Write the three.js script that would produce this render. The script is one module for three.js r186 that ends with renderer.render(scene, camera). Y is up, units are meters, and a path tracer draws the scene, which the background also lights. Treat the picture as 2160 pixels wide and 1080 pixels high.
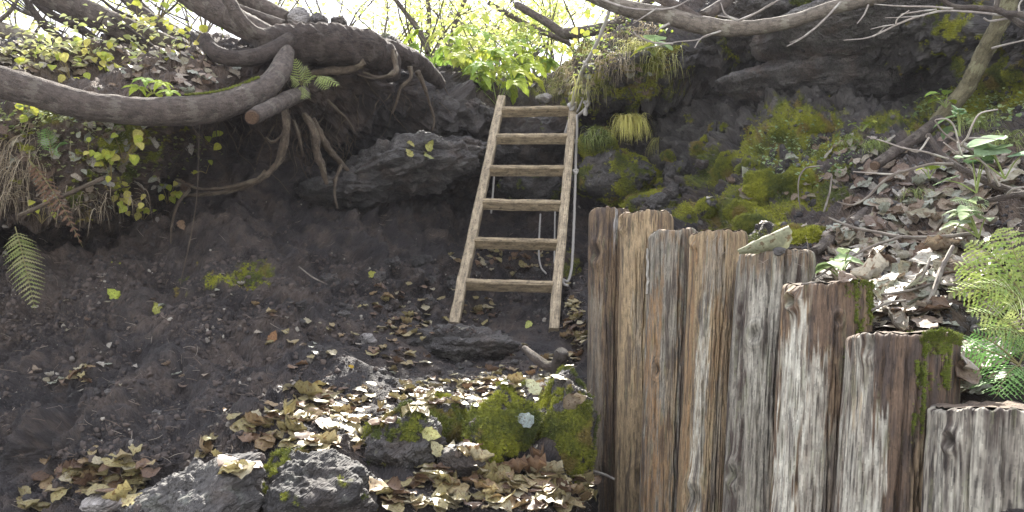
import * as THREE from 'three';
import { createNoise3D } from 'simplex-noise';

// ------------------------------------------------------------------ camera, sky, sun, exposure
const scene = new THREE.Scene();
const CAMY = 1.6, PITCH = 8 * Math.PI / 180, F = 1695;            // F: focal length in pixels of a 2160 px wide picture
const camera = new THREE.PerspectiveCamera(2 * Math.atan(540 / F) * 180 / Math.PI, 2, 0.05, 400);
camera.position.set(0, CAMY, 0);
camera.rotation.set(PITCH, 0, 0);
camera.updateMatrixWorld(true);

const SUN_EL = 45 * Math.PI / 180, SUN_AZ = 3.5 * Math.PI / 180;   // the sun stands ahead, beyond the notch in the bank
const sunDir = new THREE.Vector3(Math.sin(SUN_AZ) * Math.cos(SUN_EL), Math.sin(SUN_EL), -Math.cos(SUN_AZ) * Math.cos(SUN_EL));
{
  const W = 512, H = 256, data = new Float32Array(W * H * 4);
  for (let j = 0; j < H; j++) {
    const up = ((j + 0.5) / H - 0.5) * Math.PI, y = Math.sin(up);
    for (let i = 0; i < W; i++) {
      const a = ((i + 0.5) / W - 0.5) * 2 * Math.PI, x = Math.cos(a) * Math.cos(up), z = Math.sin(a) * Math.cos(up);
      const c = x * sunDir.x + y * sunDir.y + z * sunDir.z, t = Math.pow(Math.max(0, y), 0.55);
      const glow = 0.5 * Math.exp((c - 1) * 6) + 1.2 * Math.exp((c - 1) * 60);
      const o = (j * W + i) * 4;
      data[o] = 0.98 - 0.26 * t + glow; data[o + 1] = 0.98 - 0.23 * t + glow * 0.98; data[o + 2] = 1.0 - 0.12 * t + glow * 0.92; data[o + 3] = 1; for (let q = 0; q < 3; q++) data[o + q] *= 0.5;
    }
  }
  const sky = new THREE.DataTexture(data, W, H, THREE.RGBAFormat, THREE.FloatType);
  sky.mapping = THREE.EquirectangularReflectionMapping; sky.magFilter = THREE.LinearFilter; sky.needsUpdate = true;
  scene.background = sky; scene.environment = sky;
}
const sun = new THREE.DirectionalLight(new THREE.Color(1.0, 0.95, 0.86), 5);
sun.position.copy(sunDir).multiplyScalar(30).add(new THREE.Vector3(0, 1, -3));
sun.target.position.set(0, 1, -3);
sun.castShadow = true; sun.shadow.mapSize.set(4096, 4096);
Object.assign(sun.shadow.camera, { left: -10, right: 10, top: 10, bottom: -10, near: 1, far: 70 });
sun.name = 'sun';
scene.add(sun, sun.target);
const renderer = new THREE.WebGLRenderer({ antialias: true });
renderer.toneMapping = THREE.LinearToneMapping;
renderer.toneMappingExposure = 4.8;
renderer.shadowMap.enabled = true;

// ------------------------------------------------------------------ helpers
function rng(seed) { let s = seed >>> 0; return () => { s = (s + 0x6d2b79f5) | 0; let t = Math.imul(s ^ (s >>> 15), 1 | s); t = (t + Math.imul(t ^ (t >>> 7), 61 | t)) ^ t; return ((t ^ (t >>> 14)) >>> 0) / 4294967296; }; }
const R = rng(7), n3 = createNoise3D(rng(11));
const rr = (a, b) => a + (b - a) * R(), gauss = () => (R() + R() + R() + R() - 2) * 0.87;
const V = (x, y, z) => new THREE.Vector3(x, y, z);
const clamp = (x, a = 0, b = 1) => Math.min(b, Math.max(a, x)), lerp = (a, b, t) => a + (b - a) * t;
const sstep = (a, b, x) => { const t = clamp((x - a) / (b - a)); return t * t * (3 - 2 * t); };
const cP = Math.cos(PITCH), sP = Math.sin(PITCH);
// a point of the photograph and its depth -> the place in the world
function P(px, py, d) { const x = (px - 1080) / F * d, y = (540 - py) / F * d; return V(x, CAMY + y * cP + d * sP, -d * cP + y * sP); }
function proj(v) { const dy = v.y - CAMY, d = dy * sP - v.z * cP, y = dy * cP + v.z * sP; return [1080 + v.x / d * F, 540 - y / d * F, d]; }
scene.fog = new THREE.FogExp2(new THREE.Color(0.9, 0.9, 1.0), 0.0013);  // thin haze added to imitate lens veil and lift the dark hollows
const used = new Map();
function numbered(name) { const k = used.get(name) ?? 0; used.set(name, k + 1); return k ? name + '_' + String(k).padStart(3, '0') : name; }
function tag(o, label, category, group, kind) { o.userData.label = label; if (category) o.userData.category = category; if (group) o.userData.group = group; if (kind) o.userData.kind = kind; return o; }
function shade(o) { o.castShadow = true; o.receiveShadow = true; return o; }
function thing(name, base, label, category, group) { const g = new THREE.Group(); g.name = numbered(name); g.position.copy(base); scene.add(g); return tag(g, label, category, group); }
function part(name, geo, mat, parent, base) { if (base) geo.translate(-base.x, -base.y, -base.z); const m = shade(new THREE.Mesh(geo, mat)); m.name = name; parent.add(m); return m; }
function single(name, geo, mat, label, category, group, kind) { const m = shade(new THREE.Mesh(geo, mat)); m.name = numbered(name); scene.add(m); return tag(m, label, category, group, kind); }
const C = (r, g, b) => [r, g, b];
const mixc = (a, b, t) => [lerp(a[0], b[0], t), lerp(a[1], b[1], t), lerp(a[2], b[2], t)];
const fbm = (x, y, z, o = 4) => { let s = 0, a = 0.5; for (let i = 0; i < o; i++) { s += a * n3(x, y, z); x *= 2.03; y *= 2.03; z *= 2.03; a *= 0.5; } return s; };
function cell(x, y, z) {                                             // distance to the nearest of jittered lattice points: rounded lumps
  const ix = Math.floor(x), iy = Math.floor(y), iz = Math.floor(z); let best = 9;
  for (let a = -1; a < 2; a++) for (let b = -1; b < 2; b++) for (let c = -1; c < 2; c++) {
    let h = Math.imul(ix + a, 374761393) ^ Math.imul(iy + b, 668265263) ^ Math.imul(iz + c, 2147483647 & 1274126177);
    h = Math.imul(h ^ (h >>> 13), 1274126177); h ^= h >>> 16;
    const dx = ix + a + (h & 255) / 255 - x, dy = iy + b + ((h >> 8) & 255) / 255 - y, dz = iz + c + ((h >> 16) & 255) / 255 - z, q = dx * dx + dy * dy + dz * dz;
    if (q < best) best = q;
  }
  return Math.sqrt(best);
}
class GB {                                                          // collects vertices and triangles for one mesh
  constructor() { this.p = []; this.u = []; this.c = []; this.i = []; }
  v(q, u, w, c) { this.p.push(q.x, q.y, q.z); this.u.push(u, w); this.c.push(c[0], c[1], c[2]); return this.p.length / 3 - 1; }
  t(a, b, c) { this.i.push(a, b, c); }
  q(a, b, c, d) { this.i.push(a, b, c, a, c, d); }
  build() {
    const g = new THREE.BufferGeometry();
    g.setAttribute('position', new THREE.Float32BufferAttribute(this.p, 3)); g.setAttribute('uv', new THREE.Float32BufferAttribute(this.u, 2));
    g.setAttribute('color', new THREE.Float32BufferAttribute(this.c, 3)); g.setIndex(this.i); g.computeVertexNormals(); return g;
  }
}
const WHITE = [1, 1, 1];
function smooth(pts, n) {                                            // points with radius in w -> denser list
  const cv = new THREE.CatmullRomCurve3(pts.map((p) => p.p), false, 'centripetal'), out = [];
  const L = cv.getLength(), seg = pts.length - 1;
  for (let k = 0; k <= n; k++) { const t = k / n, f = t * seg, i = Math.min(seg - 1, Math.floor(f)); out.push({ p: cv.getPoint(t), r: lerp(pts[i].r, pts[i + 1].r, f - i) }); }
  return { list: out, L };
}
function tubeInto(gb, pts, { radial = 10, n, rough = 0.06, freq = 9, color = WHITE, lump = 0, cap = true, seed = 0 } = {}) {
  const cnt = n ?? Math.max(6, pts.length * 5), { list } = smooth(pts, cnt);
  let T = V(0, 0, 0), N = V(0, 1, 0), len = 0, prev = null; const rings = [];
  for (let k = 0; k < list.length; k++) {
    const a = list[Math.max(0, k - 1)].p, b = list[Math.min(list.length - 1, k + 1)].p;
    T = b.clone().sub(a).normalize();
    if (k === 0) { N = Math.abs(T.y) > 0.9 ? V(1, 0, 0) : V(0, 1, 0); }
    N = N.clone().sub(T.clone().multiplyScalar(N.dot(T))).normalize();
    const B = T.clone().cross(N), q = list[k]; if (prev) len += prev.distanceTo(q.p); prev = q.p;
    const ring = [];
    for (let j = 0; j <= radial; j++) {
      const an = (j % radial) / radial * 6.28318, cs = Math.cos(an), sn = Math.sin(an), d = V(0, 0, 0).addScaledVector(N, cs).addScaledVector(B, sn);
      const w = q.p.clone().addScaledVector(d, q.r);
      let r = q.r * (1 + rough * n3(w.x * freq + seed, w.y * freq, w.z * freq) + rough * 0.6 * n3(w.x * freq * 3, w.y * freq * 3 + seed, w.z * freq * 3) + lump * n3(q.p.x * 2.5 + seed, q.p.y * 2.5, q.p.z * 2.5) + (radial > 13 ? rough * 0.5 * n3(w.x * freq * 7, w.y * freq * 7, w.z * freq * 7 + seed) : 0));
      ring.push(gb.v(q.p.clone().addScaledVector(d, r), j / radial * Math.max(1, Math.round(q.r * 6.28 / 0.12)), len / 0.25, color));
    }
    rings.push(ring);
  }
  for (let k = 0; k + 1 < rings.length; k++) for (let j = 0; j < radial; j++) gb.q(rings[k][j], rings[k][j + 1], rings[k + 1][j + 1], rings[k + 1][j]);
  if (cap) for (const [ring, q, flip] of [[rings[0], list[0], 1], [rings[rings.length - 1], list[list.length - 1], 0]]) {
    const c = gb.v(q.p, 0.5, 0.5, color);
    for (let j = 0; j < radial; j++) flip ? gb.t(c, ring[j + 1], ring[j]) : gb.t(c, ring[j], ring[j + 1]);
  }
  return gb;
}
const tube = (pts, o) => tubeInto(new GB(), pts, o).build();
const pp = (list) => list.map(([x, y, d, r]) => ({ p: P(x, y, d), r: r * d / F }));       // [px, py, depth, radius in px]
// textures
function dataTex(w, h, f, srgb, repeat = true) {
  const a = new Uint8Array(w * h * 4);
  for (let j = 0; j < h; j++) for (let i = 0; i < w; i++) { const c = f(i / w, j / h), o = (j * w + i) * 4; a[o] = clamp(c[0]) * 255; a[o + 1] = clamp(c[1]) * 255; a[o + 2] = clamp(c[2]) * 255; a[o + 3] = 255; }
  const t = new THREE.DataTexture(a, w, h); t.magFilter = THREE.LinearFilter; t.minFilter = THREE.LinearMipmapLinearFilter; t.generateMipmaps = true;
  if (repeat) t.wrapS = t.wrapT = THREE.RepeatWrapping; if (srgb) t.colorSpace = THREE.SRGBColorSpace; t.needsUpdate = true; return t;
}
const TAU = 6.283185307;
const pgrad = (ix, iy, s) => { let h = Math.imul(ix + 17 * s, 374761393) ^ Math.imul(iy + 31 * s, 668265263); h = Math.imul(h ^ (h >>> 13), 1274126177); return ((h ^ (h >>> 16)) >>> 0) / 4294967296 * TAU; };
const tor = (u, v, f, s) => {                                        // gradient noise that repeats in u and v; f cells a side
  f = Math.round(f); const x = u * f, y = v * f, x0 = Math.floor(x), y0 = Math.floor(y), a = x - x0, b = y - y0, fa = a * a * a * (a * (a * 6 - 15) + 10), fb = b * b * b * (b * (b * 6 - 15) + 10);
  const g = (i, j) => { const t = pgrad((x0 + i) % f, (y0 + j) % f, s | 0); return Math.cos(t) * (a - i) + Math.sin(t) * (b - j); };
  return 1.5 * lerp(lerp(g(0, 0), g(1, 0), fa), lerp(g(0, 1), g(1, 1), fa), fb);
};
const grainTex = dataTex(512, 512, (u, v) => { const s = 0.5 + 0.2 * tor(u, v, 14, 3) + 0.17 * tor(u, v, 34, 9) + 0.16 * tor(u, v, 80, 21) + 0.1 * tor(u, v, 160, 33); return [s, s, s]; });
const soilTex = dataTex(512, 512, (u, v) => {
  const a = tor(u, v, 10, 5), b = tor(u, v, 55, 8), c = tor(u, v, 130, 14); let s = 0.76 + 0.18 * a + 0.22 * b + 0.2 * c; const w = tor(u, v, 95, 51); if (w > 0.72) s += 0.5 * (w - 0.6);
  return [s * 1.0, s * (0.985 + 0.02 * a), s * (0.97 + 0.04 * tor(u, v, 20, 71))];
});
const rockTex = dataTex(512, 512, (u, v) => {                          // pitted lava: pale mineral specks and dark vesicles
  let s = 0.72 + 0.16 * tor(u, v, 6, 5) + 0.2 * tor(u, v, 26, 8) + 0.2 * tor(u, v, 70, 14) + 0.16 * tor(u, v, 150, 15); const w = tor(u, v, 60, 51); if (w > 0.45) s *= 0.55; if (tor(u, v, 85, 91) > 0.55) s *= 1.5;
  return [s, s * 0.985, s * 0.97];
});
const barkTex = dataTex(512, 512, (u, v) => {
  const long = tor(u, v * 0.25, 24, 6), big = tor(u, v, 4, 4), mid = tor(u, v, 11, 12), fine = tor(u, v, 60, 17), fine2 = tor(u, v, 140, 27), bands = tor(u * 0.5, v, 40, 8);
  let s = 0.58 + 0.26 * big + 0.22 * mid + 0.2 * fine + 0.16 * fine2 + 0.14 * bands; const l = tor(u, v, 4, 40) + 0.5 * tor(u, v, 13, 44) + 0.35 * tor(u, v, 40, 47);
  let c = [s, s * 0.95, s * 0.89]; c = mixc(c, [0.95, 0.98, 0.9], 0.85 * sstep(0.32, 0.5, l)); c = mixc(c, [0.3, 0.27, 0.2], 0.6 * sstep(0.35, 0.7, tor(u, v, 9, 77) + 0.5 * fine)); return c;
});
const barkBump = dataTex(512, 512, (u, v) => { const s = 0.5 + 0.2 * tor(u, v, 12, 2) + 0.22 * tor(u, v, 34, 31) + 0.18 * tor(u * 0.5, v, 60, 8) + 0.12 * tor(u, v, 110, 5); return [s, s, s]; });
const fineWood = dataTex(256, 512, (u, v) => { const a = n3(Math.cos(u * TAU) * 9, Math.sin(u * TAU) * 9, Math.sin(v * TAU) * 0.5), b = n3(Math.cos(u * TAU) * 30, Math.sin(u * TAU) * 30, Math.cos(v * TAU) * 0.8), k = tor(u, v, 9, 60); let s = 0.78 + 0.14 * a + 0.13 * b + 0.16 * k + 0.1 * tor(u, v, 40, 66); if (b > 0.7) s -= 0.22; if (tor(u, v, 14, 81) > 0.5) s *= 0.8; return [s, s * 0.97, s * 0.92]; }, true);
const std = (o) => new THREE.MeshStandardMaterial({ roughness: 0.95, metalness: 0, ...o });
const leafMat = (color, tr = 0.35, o = {}) => new THREE.MeshPhysicalMaterial({ color, roughness: 0.85, transmission: tr, thickness: 0, specularIntensity: 0.5, side: THREE.DoubleSide, ...o });
const rgb = (r, g, b) => new THREE.Color().setRGB(r, g, b);

const M = {
  soil: std({ vertexColors: true, map: soilTex, bumpMap: grainTex, bumpScale: 0.018, roughness: 0.92 }),
  rock: std({ vertexColors: true, map: rockTex, bumpMap: grainTex, bumpScale: 0.022, roughness: 0.85 }),
  bark: std({ color: rgb(0.155, 0.13, 0.115), map: barkTex, bumpMap: barkBump, bumpScale: 0.009 }),
  darkBark: std({ color: rgb(0.1, 0.08, 0.07), map: barkTex, bumpMap: barkBump, bumpScale: 0.014 }),
  paleBark: std({ color: rgb(0.24, 0.215, 0.185), map: barkTex, bumpMap: barkBump, bumpScale: 0.004 }),
  mossBark: std({ color: rgb(0.25, 0.235, 0.15), map: barkTex, bumpMap: barkBump, bumpScale: 0.006 }),
  root: std({ color: rgb(0.15, 0.12, 0.09), map: barkTex, bumpMap: barkBump, bumpScale: 0.004 }),
  cut: std({ color: rgb(0.34, 0.25, 0.16), map: fineWood, bumpMap: grainTex, bumpScale: 0.004 }),
  twig: std({ color: rgb(0.24, 0.215, 0.195), map: barkTex }),
  paleTwig: std({ color: rgb(0.44, 0.41, 0.39), map: barkTex }),
  rope: std({ color: rgb(0.38, 0.36, 0.33), roughness: 0.9 }),
  plain: std({ vertexColors: true }),
  moss: std({ vertexColors: true, roughness: 1 }),
  leafVC: leafMat(0xffffff, 0.25, { vertexColors: true, roughness: 0.6, specularIntensity: 0.7 }),
};

// ------------------------------------------------------------------ the ground: bank, hollow, path and plateau as one lofted sheet
// per column: the photograph's x, then [y, depth] of: foot, lower slope, middle slope, upper slope, wall foot, hollow back low, hollow back high, lip under, lip face, brow, top edge
const COLS = [
  [-2600, [1500, 3.0], [1250, 3.0], [1000, 2.95], [800, 2.9], [660, 2.9], [570, 2.9], [500, 2.85], [440, 2.75], [340, 2.75], [180, 2.85], [20, 3.6]],
  [-1100, [1250, 2.6], [1050, 2.7], [880, 2.8], [720, 2.9], [620, 3.0], [550, 3.1], [500, 3.05], [450, 2.9], [350, 2.9], [200, 3.0], [60, 3.8]],
  [-450, [1160, 2.35], [960, 2.5], [810, 2.75], [665, 2.95], [572, 3.2], [530, 3.4], [482, 3.4], [455, 2.95], [350, 2.9], [200, 3.0], [85, 4.0]],
  [0, [1130, 2.15], [925, 2.45], [790, 2.75], [650, 3.0], [560, 3.3], [522, 3.6], [475, 3.6], [458, 3.1], [350, 3.0], [210, 3.1], [90, 4.2]],
  [200, [1130, 2.0], [950, 2.2], [800, 2.6], [650, 2.95], [545, 3.3], [505, 3.65], [455, 3.65], [432, 3.15], [340, 3.05], [220, 3.15], [95, 4.2]],
  [400, [1120, 1.9], [960, 2.1], [800, 2.6], [640, 3.1], [490, 3.6], [420, 3.9], [330, 4.0], [275, 3.65], [235, 3.38], [185, 3.38], [80, 4.3]],
  [600, [1120, 1.86], [920, 2.2], [760, 2.85], [600, 3.4], [465, 3.85], [400, 4.12], [300, 4.2], [225, 3.95], [180, 3.75], [120, 3.75], [70, 4.2]],
  [750, [1120, 1.88], [890, 2.35], [745, 3.05], [600, 3.7], [455, 4.25], [425, 4.85], [335, 4.75], [250, 4.5], [195, 4.2], [130, 4.1], [80, 4.4]],
  [900, [1120, 1.9], [875, 2.5], [745, 3.35], [620, 4.0], [490, 4.55], [420, 5.3], [330, 5.1], [250, 4.9], [205, 4.75], [170, 4.85], [135, 5.2]],
  [1000, [1120, 1.9], [865, 2.55], [748, 3.55], [650, 4.1], [520, 4.7], [430, 5.4], [335, 5.2], [262, 5.05], [228, 5.1], [205, 5.35], [165, 6.1]],
  [1100, [1120, 1.9], [855, 2.6], [745, 3.6], [650, 4.15], [540, 4.75], [430, 5.1], [350, 5.15], [285, 5.1], [250, 5.2], [222, 5.45], [185, 6.4]],
  [1190, [1120, 1.95], [850, 2.65], [740, 3.6], [645, 4.1], [535, 4.7], [420, 5.1], [345, 5.2], [280, 5.1], [240, 5.2], [210, 5.4], [150, 6.1]],
  [1250, [1140, 2.3], [1000, 2.75], [800, 3.2], [650, 3.8], [530, 4.4], [440, 4.95], [330, 5.2], [262, 5.3], [205, 5.0], [165, 5.1], [110, 5.6]],
  [1310, [1160, 2.72], [1120, 2.9], [800, 3.15], [640, 3.5], [520, 4.2], [470, 4.7], [330, 5.1], [235, 5.25], [190, 4.75], [125, 4.8], [70, 5.4]],
  [1450, [1150, 2.35], [1120, 2.55], [800, 2.66], [600, 2.9], [520, 3.6], [430, 4.2], [305, 4.6], [215, 4.85], [155, 4.5], [90, 4.45], [20, 5.0]],
  [1600, [1150, 2.0], [1120, 2.14], [800, 2.2], [570, 2.28], [480, 2.95], [385, 3.5], [285, 4.05], [195, 4.45], [120, 4.3], [55, 4.2], [-90, 4.6]],
  [1750, [1160, 1.65], [1120, 1.8], [850, 1.86], [625, 1.93], [510, 2.5], [385, 3.2], [275, 3.75], [185, 4.2], [110, 3.95], [40, 3.85], [-130, 4.3]],
  [1900, [1160, 1.42], [1130, 1.56], [900, 1.62], [720, 1.68], [580, 2.05], [430, 2.7], [285, 3.45], [195, 4.05], [115, 3.8], [30, 3.65], [-160, 4.1]],
  [2050, [1170, 1.25], [1150, 1.38], [1000, 1.44], [830, 1.5], [640, 1.75], [460, 2.3], [305, 3.05], [200, 3.6], [130, 3.55], [40, 3.45], [-170, 3.9]],
  [2170, [1180, 1.14], [1170, 1.27], [1020, 1.33], [880, 1.4], [670, 1.6], [470, 2.1], [325, 2.65], [205, 3.2], [120, 3.25], [30, 3.15], [-170, 3.6]],
  [2450, [1250, 0.98], [1240, 1.1], [1060, 1.16], [900, 1.22], [700, 1.4], [500, 1.8], [350, 2.25], [210, 2.7], [110, 2.75], [20, 2.7], [-200, 3.1]],
  [2900, [1300, 0.85], [1290, 0.95], [1100, 1.0], [930, 1.06], [720, 1.2], [520, 1.5], [370, 1.85], [220, 2.2], [110, 2.25], [10, 2.25], [-200, 2.6]],
  [4700, [1300, 1.0], [1290, 1.1], [1100, 1.15], [930, 1.2], [720, 1.3], [520, 1.5], [370, 1.75], [220, 2.0], [110, 2.05], [10, 2.05], [-200, 2.4]],
];
const colX = COLS.map((c) => c[0]);
const CP = COLS.map((c) => {
  const px = c[0], pts = c.slice(1).map(([y, d]) => P(px, y, d)), B = pts[0], T = pts[pts.length - 1];
  const away = V(T.x, 0, T.z).normalize(), right = px > 1300;
  const low = [V(B.x * 1.25, -1.0 + 0.05 * Math.abs(B.x), 2.4), V(B.x * 1.12, 0.42, -0.75)];
  if (right) low[1].y = 0.3;
  const notch = px > 950 && px < 1260, rise = notch ? 0.3 : right ? 0.5 : 0.22;
  const hi = [[1.5, 1], [5, 0.75], [16, 0.45]].map(([s, k]) => V(T.x + away.x * s, T.y + s * rise * k, T.z + away.z * s));
  return [...low, ...pts, ...hi];
});
const NROW = [20, 28, 76, 70, 66, 62, 54, 50, 54, 52, 50, 56, 36, 18, 10];
const XS = []; { const seg = [[-2600, -1100, 20], [-1100, -60, 60], [-60, 2220, 640], [2220, 2900, 50], [2900, 4700, 40]]; for (const [a, b, n] of seg) for (let k = 0; k < n; k++) XS.push(a + (b - a) * k / n); XS.push(4700); }
const hermite = (p0, p1, p2, p3, x0, x1, x2, x3, t) => {             // one coordinate
  const h = x2 - x1, m1 = 0.9 * (p2 - p0) / (x2 - x0) * h, m2 = 0.9 * (p3 - p1) / (x3 - x1) * h, t2 = t * t, t3 = t2 * t;
  return (2 * t3 - 3 * t2 + 1) * p1 + (t3 - 2 * t2 + t) * m1 + (-2 * t3 + 3 * t2) * p2 + (t3 - t2) * m2;
};
const nx = XS.length, ny = NROW.reduce((a, b) => a + b, 0) + 1, rows = CP[0].length;
const G = new Float32Array(nx * ny * 3), AMP = new Float32Array(nx * ny), ROWP = new Float32Array(ny);
{
  let k = 0; for (let s = 0; s < NROW.length; s++) for (let j = 0; j < NROW[s]; j++) ROWP[k++] = s + j / NROW[s]; ROWP[k] = NROW.length;
  const line = new Float64Array(rows * 3);
  for (let i = 0; i < nx; i++) {
    const x = XS[i]; let c = 0; while (c < colX.length - 2 && colX[c + 1] < x) c++;
    const a = Math.max(0, c - 1), b = c, d = c + 1, e = Math.min(colX.length - 1, c + 2), t = (x - colX[b]) / (colX[d] - colX[b]);
    const xa = a === b ? colX[b] - (colX[d] - colX[b]) : colX[a], xe = e === d ? colX[d] + (colX[d] - colX[b]) : colX[e];
    for (let r = 0; r < rows; r++) for (const [q, ax] of [[0, 'x'], [1, 'y'], [2, 'z']]) line[r * 3 + q] = hermite(CP[a][r][ax], CP[b][r][ax], CP[d][r][ax], CP[e][r][ax], xa, colX[b], colX[d], xe, t);
    for (let j = 0; j < ny; j++) {
      const f = ROWP[j], r1 = Math.min(rows - 2, Math.floor(f)), tt = f - r1, r0 = Math.max(0, r1 - 1), r2 = r1 + 1, r3 = Math.min(rows - 1, r1 + 2), o = (j * nx + i) * 3;
      for (let q = 0; q < 3; q++) G[o + q] = hermite(line[r0 * 3 + q], line[r1 * 3 + q], line[r2 * 3 + q], line[r3 * 3 + q], r0 === r1 ? -1 : 0, 1, 2, r3 === r2 ? 3 : 3, tt);
      const post = sstep(1200, 1300, x) * (1 - 0.7 * sstep(2250, 2350, x)) * (1 - sstep(5.2, 6.2, f));
      AMP[j * nx + i] = (1 - 0.93 * post) * (1 - 0.6 * sstep(560, 760, x) * (1 - sstep(1230, 1300, x)) * sstep(1.2, 2, f) * (1 - sstep(4.2, 5.2, f)));
    }
  }
}
const gridIndex = []; for (let j = 0; j + 1 < ny; j++) for (let i = 0; i + 1 < nx; i++) { const a = j * nx + i; gridIndex.push(a, a + 1, a + nx + 1, a, a + nx + 1, a + nx); }
const groundGeo = new THREE.BufferGeometry();
groundGeo.setAttribute('position', new THREE.BufferAttribute(G, 3)); groundGeo.setIndex(gridIndex); groundGeo.computeVertexNormals();
const ROCKY = [[1580, 300, 4.1, 0.9], [1450, 330, 4.4, 0.7], [1350, 300, 4.9, 0.6], [800, 360, 4.4, 0.5], [1000, 260, 5.1, 0.4], [880, 600, 3.9, 0.45], [1520, 430, 3.5, 0.45], [690, 680, 3.2, 0.3]].map(([x, y, d, r]) => ({ p: P(x, y, d), r }));
const near = (list, x, y, z) => { let s = 0; for (const b of list) { const q = ((x - b.p.x) ** 2 + (y - b.p.y) ** 2 + (z - b.p.z) ** 2) / (b.r * b.r); if (q < 4) s = Math.max(s, Math.exp(-q * 1.2) * (b.k ?? 1)); } return s; };
{
  const N = groundGeo.attributes.normal.array;
  for (let k = 0; k < nx * ny; k++) {
    const o = k * 3, x = G[o], y = G[o + 1], z = G[o + 2], a = AMP[k], far = z < -7.5 ? 0.4 : 1;
    const rock = near(ROCKY, x, y, z);
    let d = 0.07 * n3(x * 1.4, y * 1.4, z * 1.4) + 0.045 * n3(x * 3.3, y * 3.3 + 5, z * 3.3) + 0.026 * n3(x * 7, y * 7, z * 7 + 9);
    if (far === 1) {
      d += 0.016 * n3(x * 15, y * 15, z * 15) + 0.01 * n3(x * 33, y * 33, z * 33) + 0.006 * n3(x * 70, y * 70, z * 70);
      const cl = cell(x * 9, y * 9, z * 9), c2 = cell(x * 22 + 4, y * 22, z * 22);
      d += (0.5 - cl) * (0.045 + 0.065 * rock) * (0.5 + 0.9 * sstep(-0.5, 0.5, n3(x * 1.7, y * 1.7 + 8, z * 1.7))) + (0.5 - c2) * (0.02 + 0.02 * rock);
      d += rock * 0.05 * (1 - 2 * Math.abs(n3(x * 5, y * 9, z * 5)));
    }
    d *= a; G[o] += N[o] * d; G[o + 1] += N[o + 1] * d; G[o + 2] += N[o + 2] * d;
  }
  groundGeo.computeVertexNormals();
}
// a picture of depths, to find the surface under a point of the photograph
const ZW = 1480, ZH = 840, ZX = -400, ZY = -300, ZB = new Float32Array(ZW * ZH).fill(1e9), ZN = new Float32Array(ZW * ZH * 3);
function raster(geo, m4) {
  const p = geo.attributes.position, ix = geo.index.array, n = p.count, sx = new Float32Array(n), sy = new Float32Array(n), sd = new Float32Array(n), v = V(0, 0, 0), w = new Float32Array(n * 3);
  for (let k = 0; k < n; k++) { v.fromBufferAttribute(p, k); if (m4) v.applyMatrix4(m4); w[k * 3] = v.x; w[k * 3 + 1] = v.y; w[k * 3 + 2] = v.z; const q = proj(v); sx[k] = (q[0] - ZX) / 2; sy[k] = (q[1] - ZY) / 2; sd[k] = q[2]; }
  for (let t = 0; t < ix.length; t += 3) {
    const a = ix[t], b = ix[t + 1], c = ix[t + 2]; if (sd[a] < 0.5 || sd[b] < 0.5 || sd[c] < 0.5) continue;
    const x0 = Math.max(0, Math.ceil(Math.min(sx[a], sx[b], sx[c]))), x1 = Math.min(ZW - 1, Math.floor(Math.max(sx[a], sx[b], sx[c]))), y0 = Math.max(0, Math.ceil(Math.min(sy[a], sy[b], sy[c]))), y1 = Math.min(ZH - 1, Math.floor(Math.max(sy[a], sy[b], sy[c])));
    if (x1 < x0 || y1 < y0) continue;
    const D = (sx[b] - sx[a]) * (sy[c] - sy[a]) - (sx[c] - sx[a]) * (sy[b] - sy[a]); if (Math.abs(D) < 1e-9) continue;
    const e1 = [w[b * 3] - w[a * 3], w[b * 3 + 1] - w[a * 3 + 1], w[b * 3 + 2] - w[a * 3 + 2]], e2 = [w[c * 3] - w[a * 3], w[c * 3 + 1] - w[a * 3 + 1], w[c * 3 + 2] - w[a * 3 + 2]];
    let nX = e1[1] * e2[2] - e1[2] * e2[1], nY = e1[2] * e2[0] - e1[0] * e2[2], nZ = e1[0] * e2[1] - e1[1] * e2[0]; const L = Math.hypot(nX, nY, nZ) || 1;
    for (let y = y0; y <= y1; y++) for (let x = x0; x <= x1; x++) {
      const u = ((x - sx[a]) * (sy[c] - sy[a]) - (sx[c] - sx[a]) * (y - sy[a])) / D, q = ((sx[b] - sx[a]) * (y - sy[a]) - (x - sx[a]) * (sy[b] - sy[a])) / D; if (u < -1e-4 || q < -1e-4 || u + q > 1.0002) continue;
      const d = sd[a] + u * (sd[b] - sd[a]) + q * (sd[c] - sd[a]), o = y * ZW + x;
      if (d < ZB[o]) { ZB[o] = d; ZN[o * 3] = nX / L; ZN[o * 3 + 1] = nY / L; ZN[o * 3 + 2] = nZ / L; }
    }
  }
}
raster(groundGeo);
function hit(px, py) {
  const x = Math.round((px - ZX) / 2), y = Math.round((py - ZY) / 2); if (x < 2 || y < 2 || x > ZW - 3 || y > ZH - 3) return null;
  const o = y * ZW + x, d = ZB[o]; if (d > 50) return null;
  const n = V(0, 0, 0); for (let a = -2; a <= 2; a++) for (let b = -2; b <= 2; b++) { const k = ((y + a) * ZW + x + b) * 3; if (Math.abs(ZB[k / 3] - d) < 0.1) n.add(V(ZN[k], ZN[k + 1], ZN[k + 2])); }
  n.normalize(); const p = P(px, py, d); if (n.dot(camera.position.clone().sub(p)) < 0) n.negate();
  return { p, n, d };
}
const blobs = (list) => list.map(([px, py, r, k]) => { const h = hit(px, py); return h ? { p: h.p, r, k } : null; }).filter(Boolean);
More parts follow.
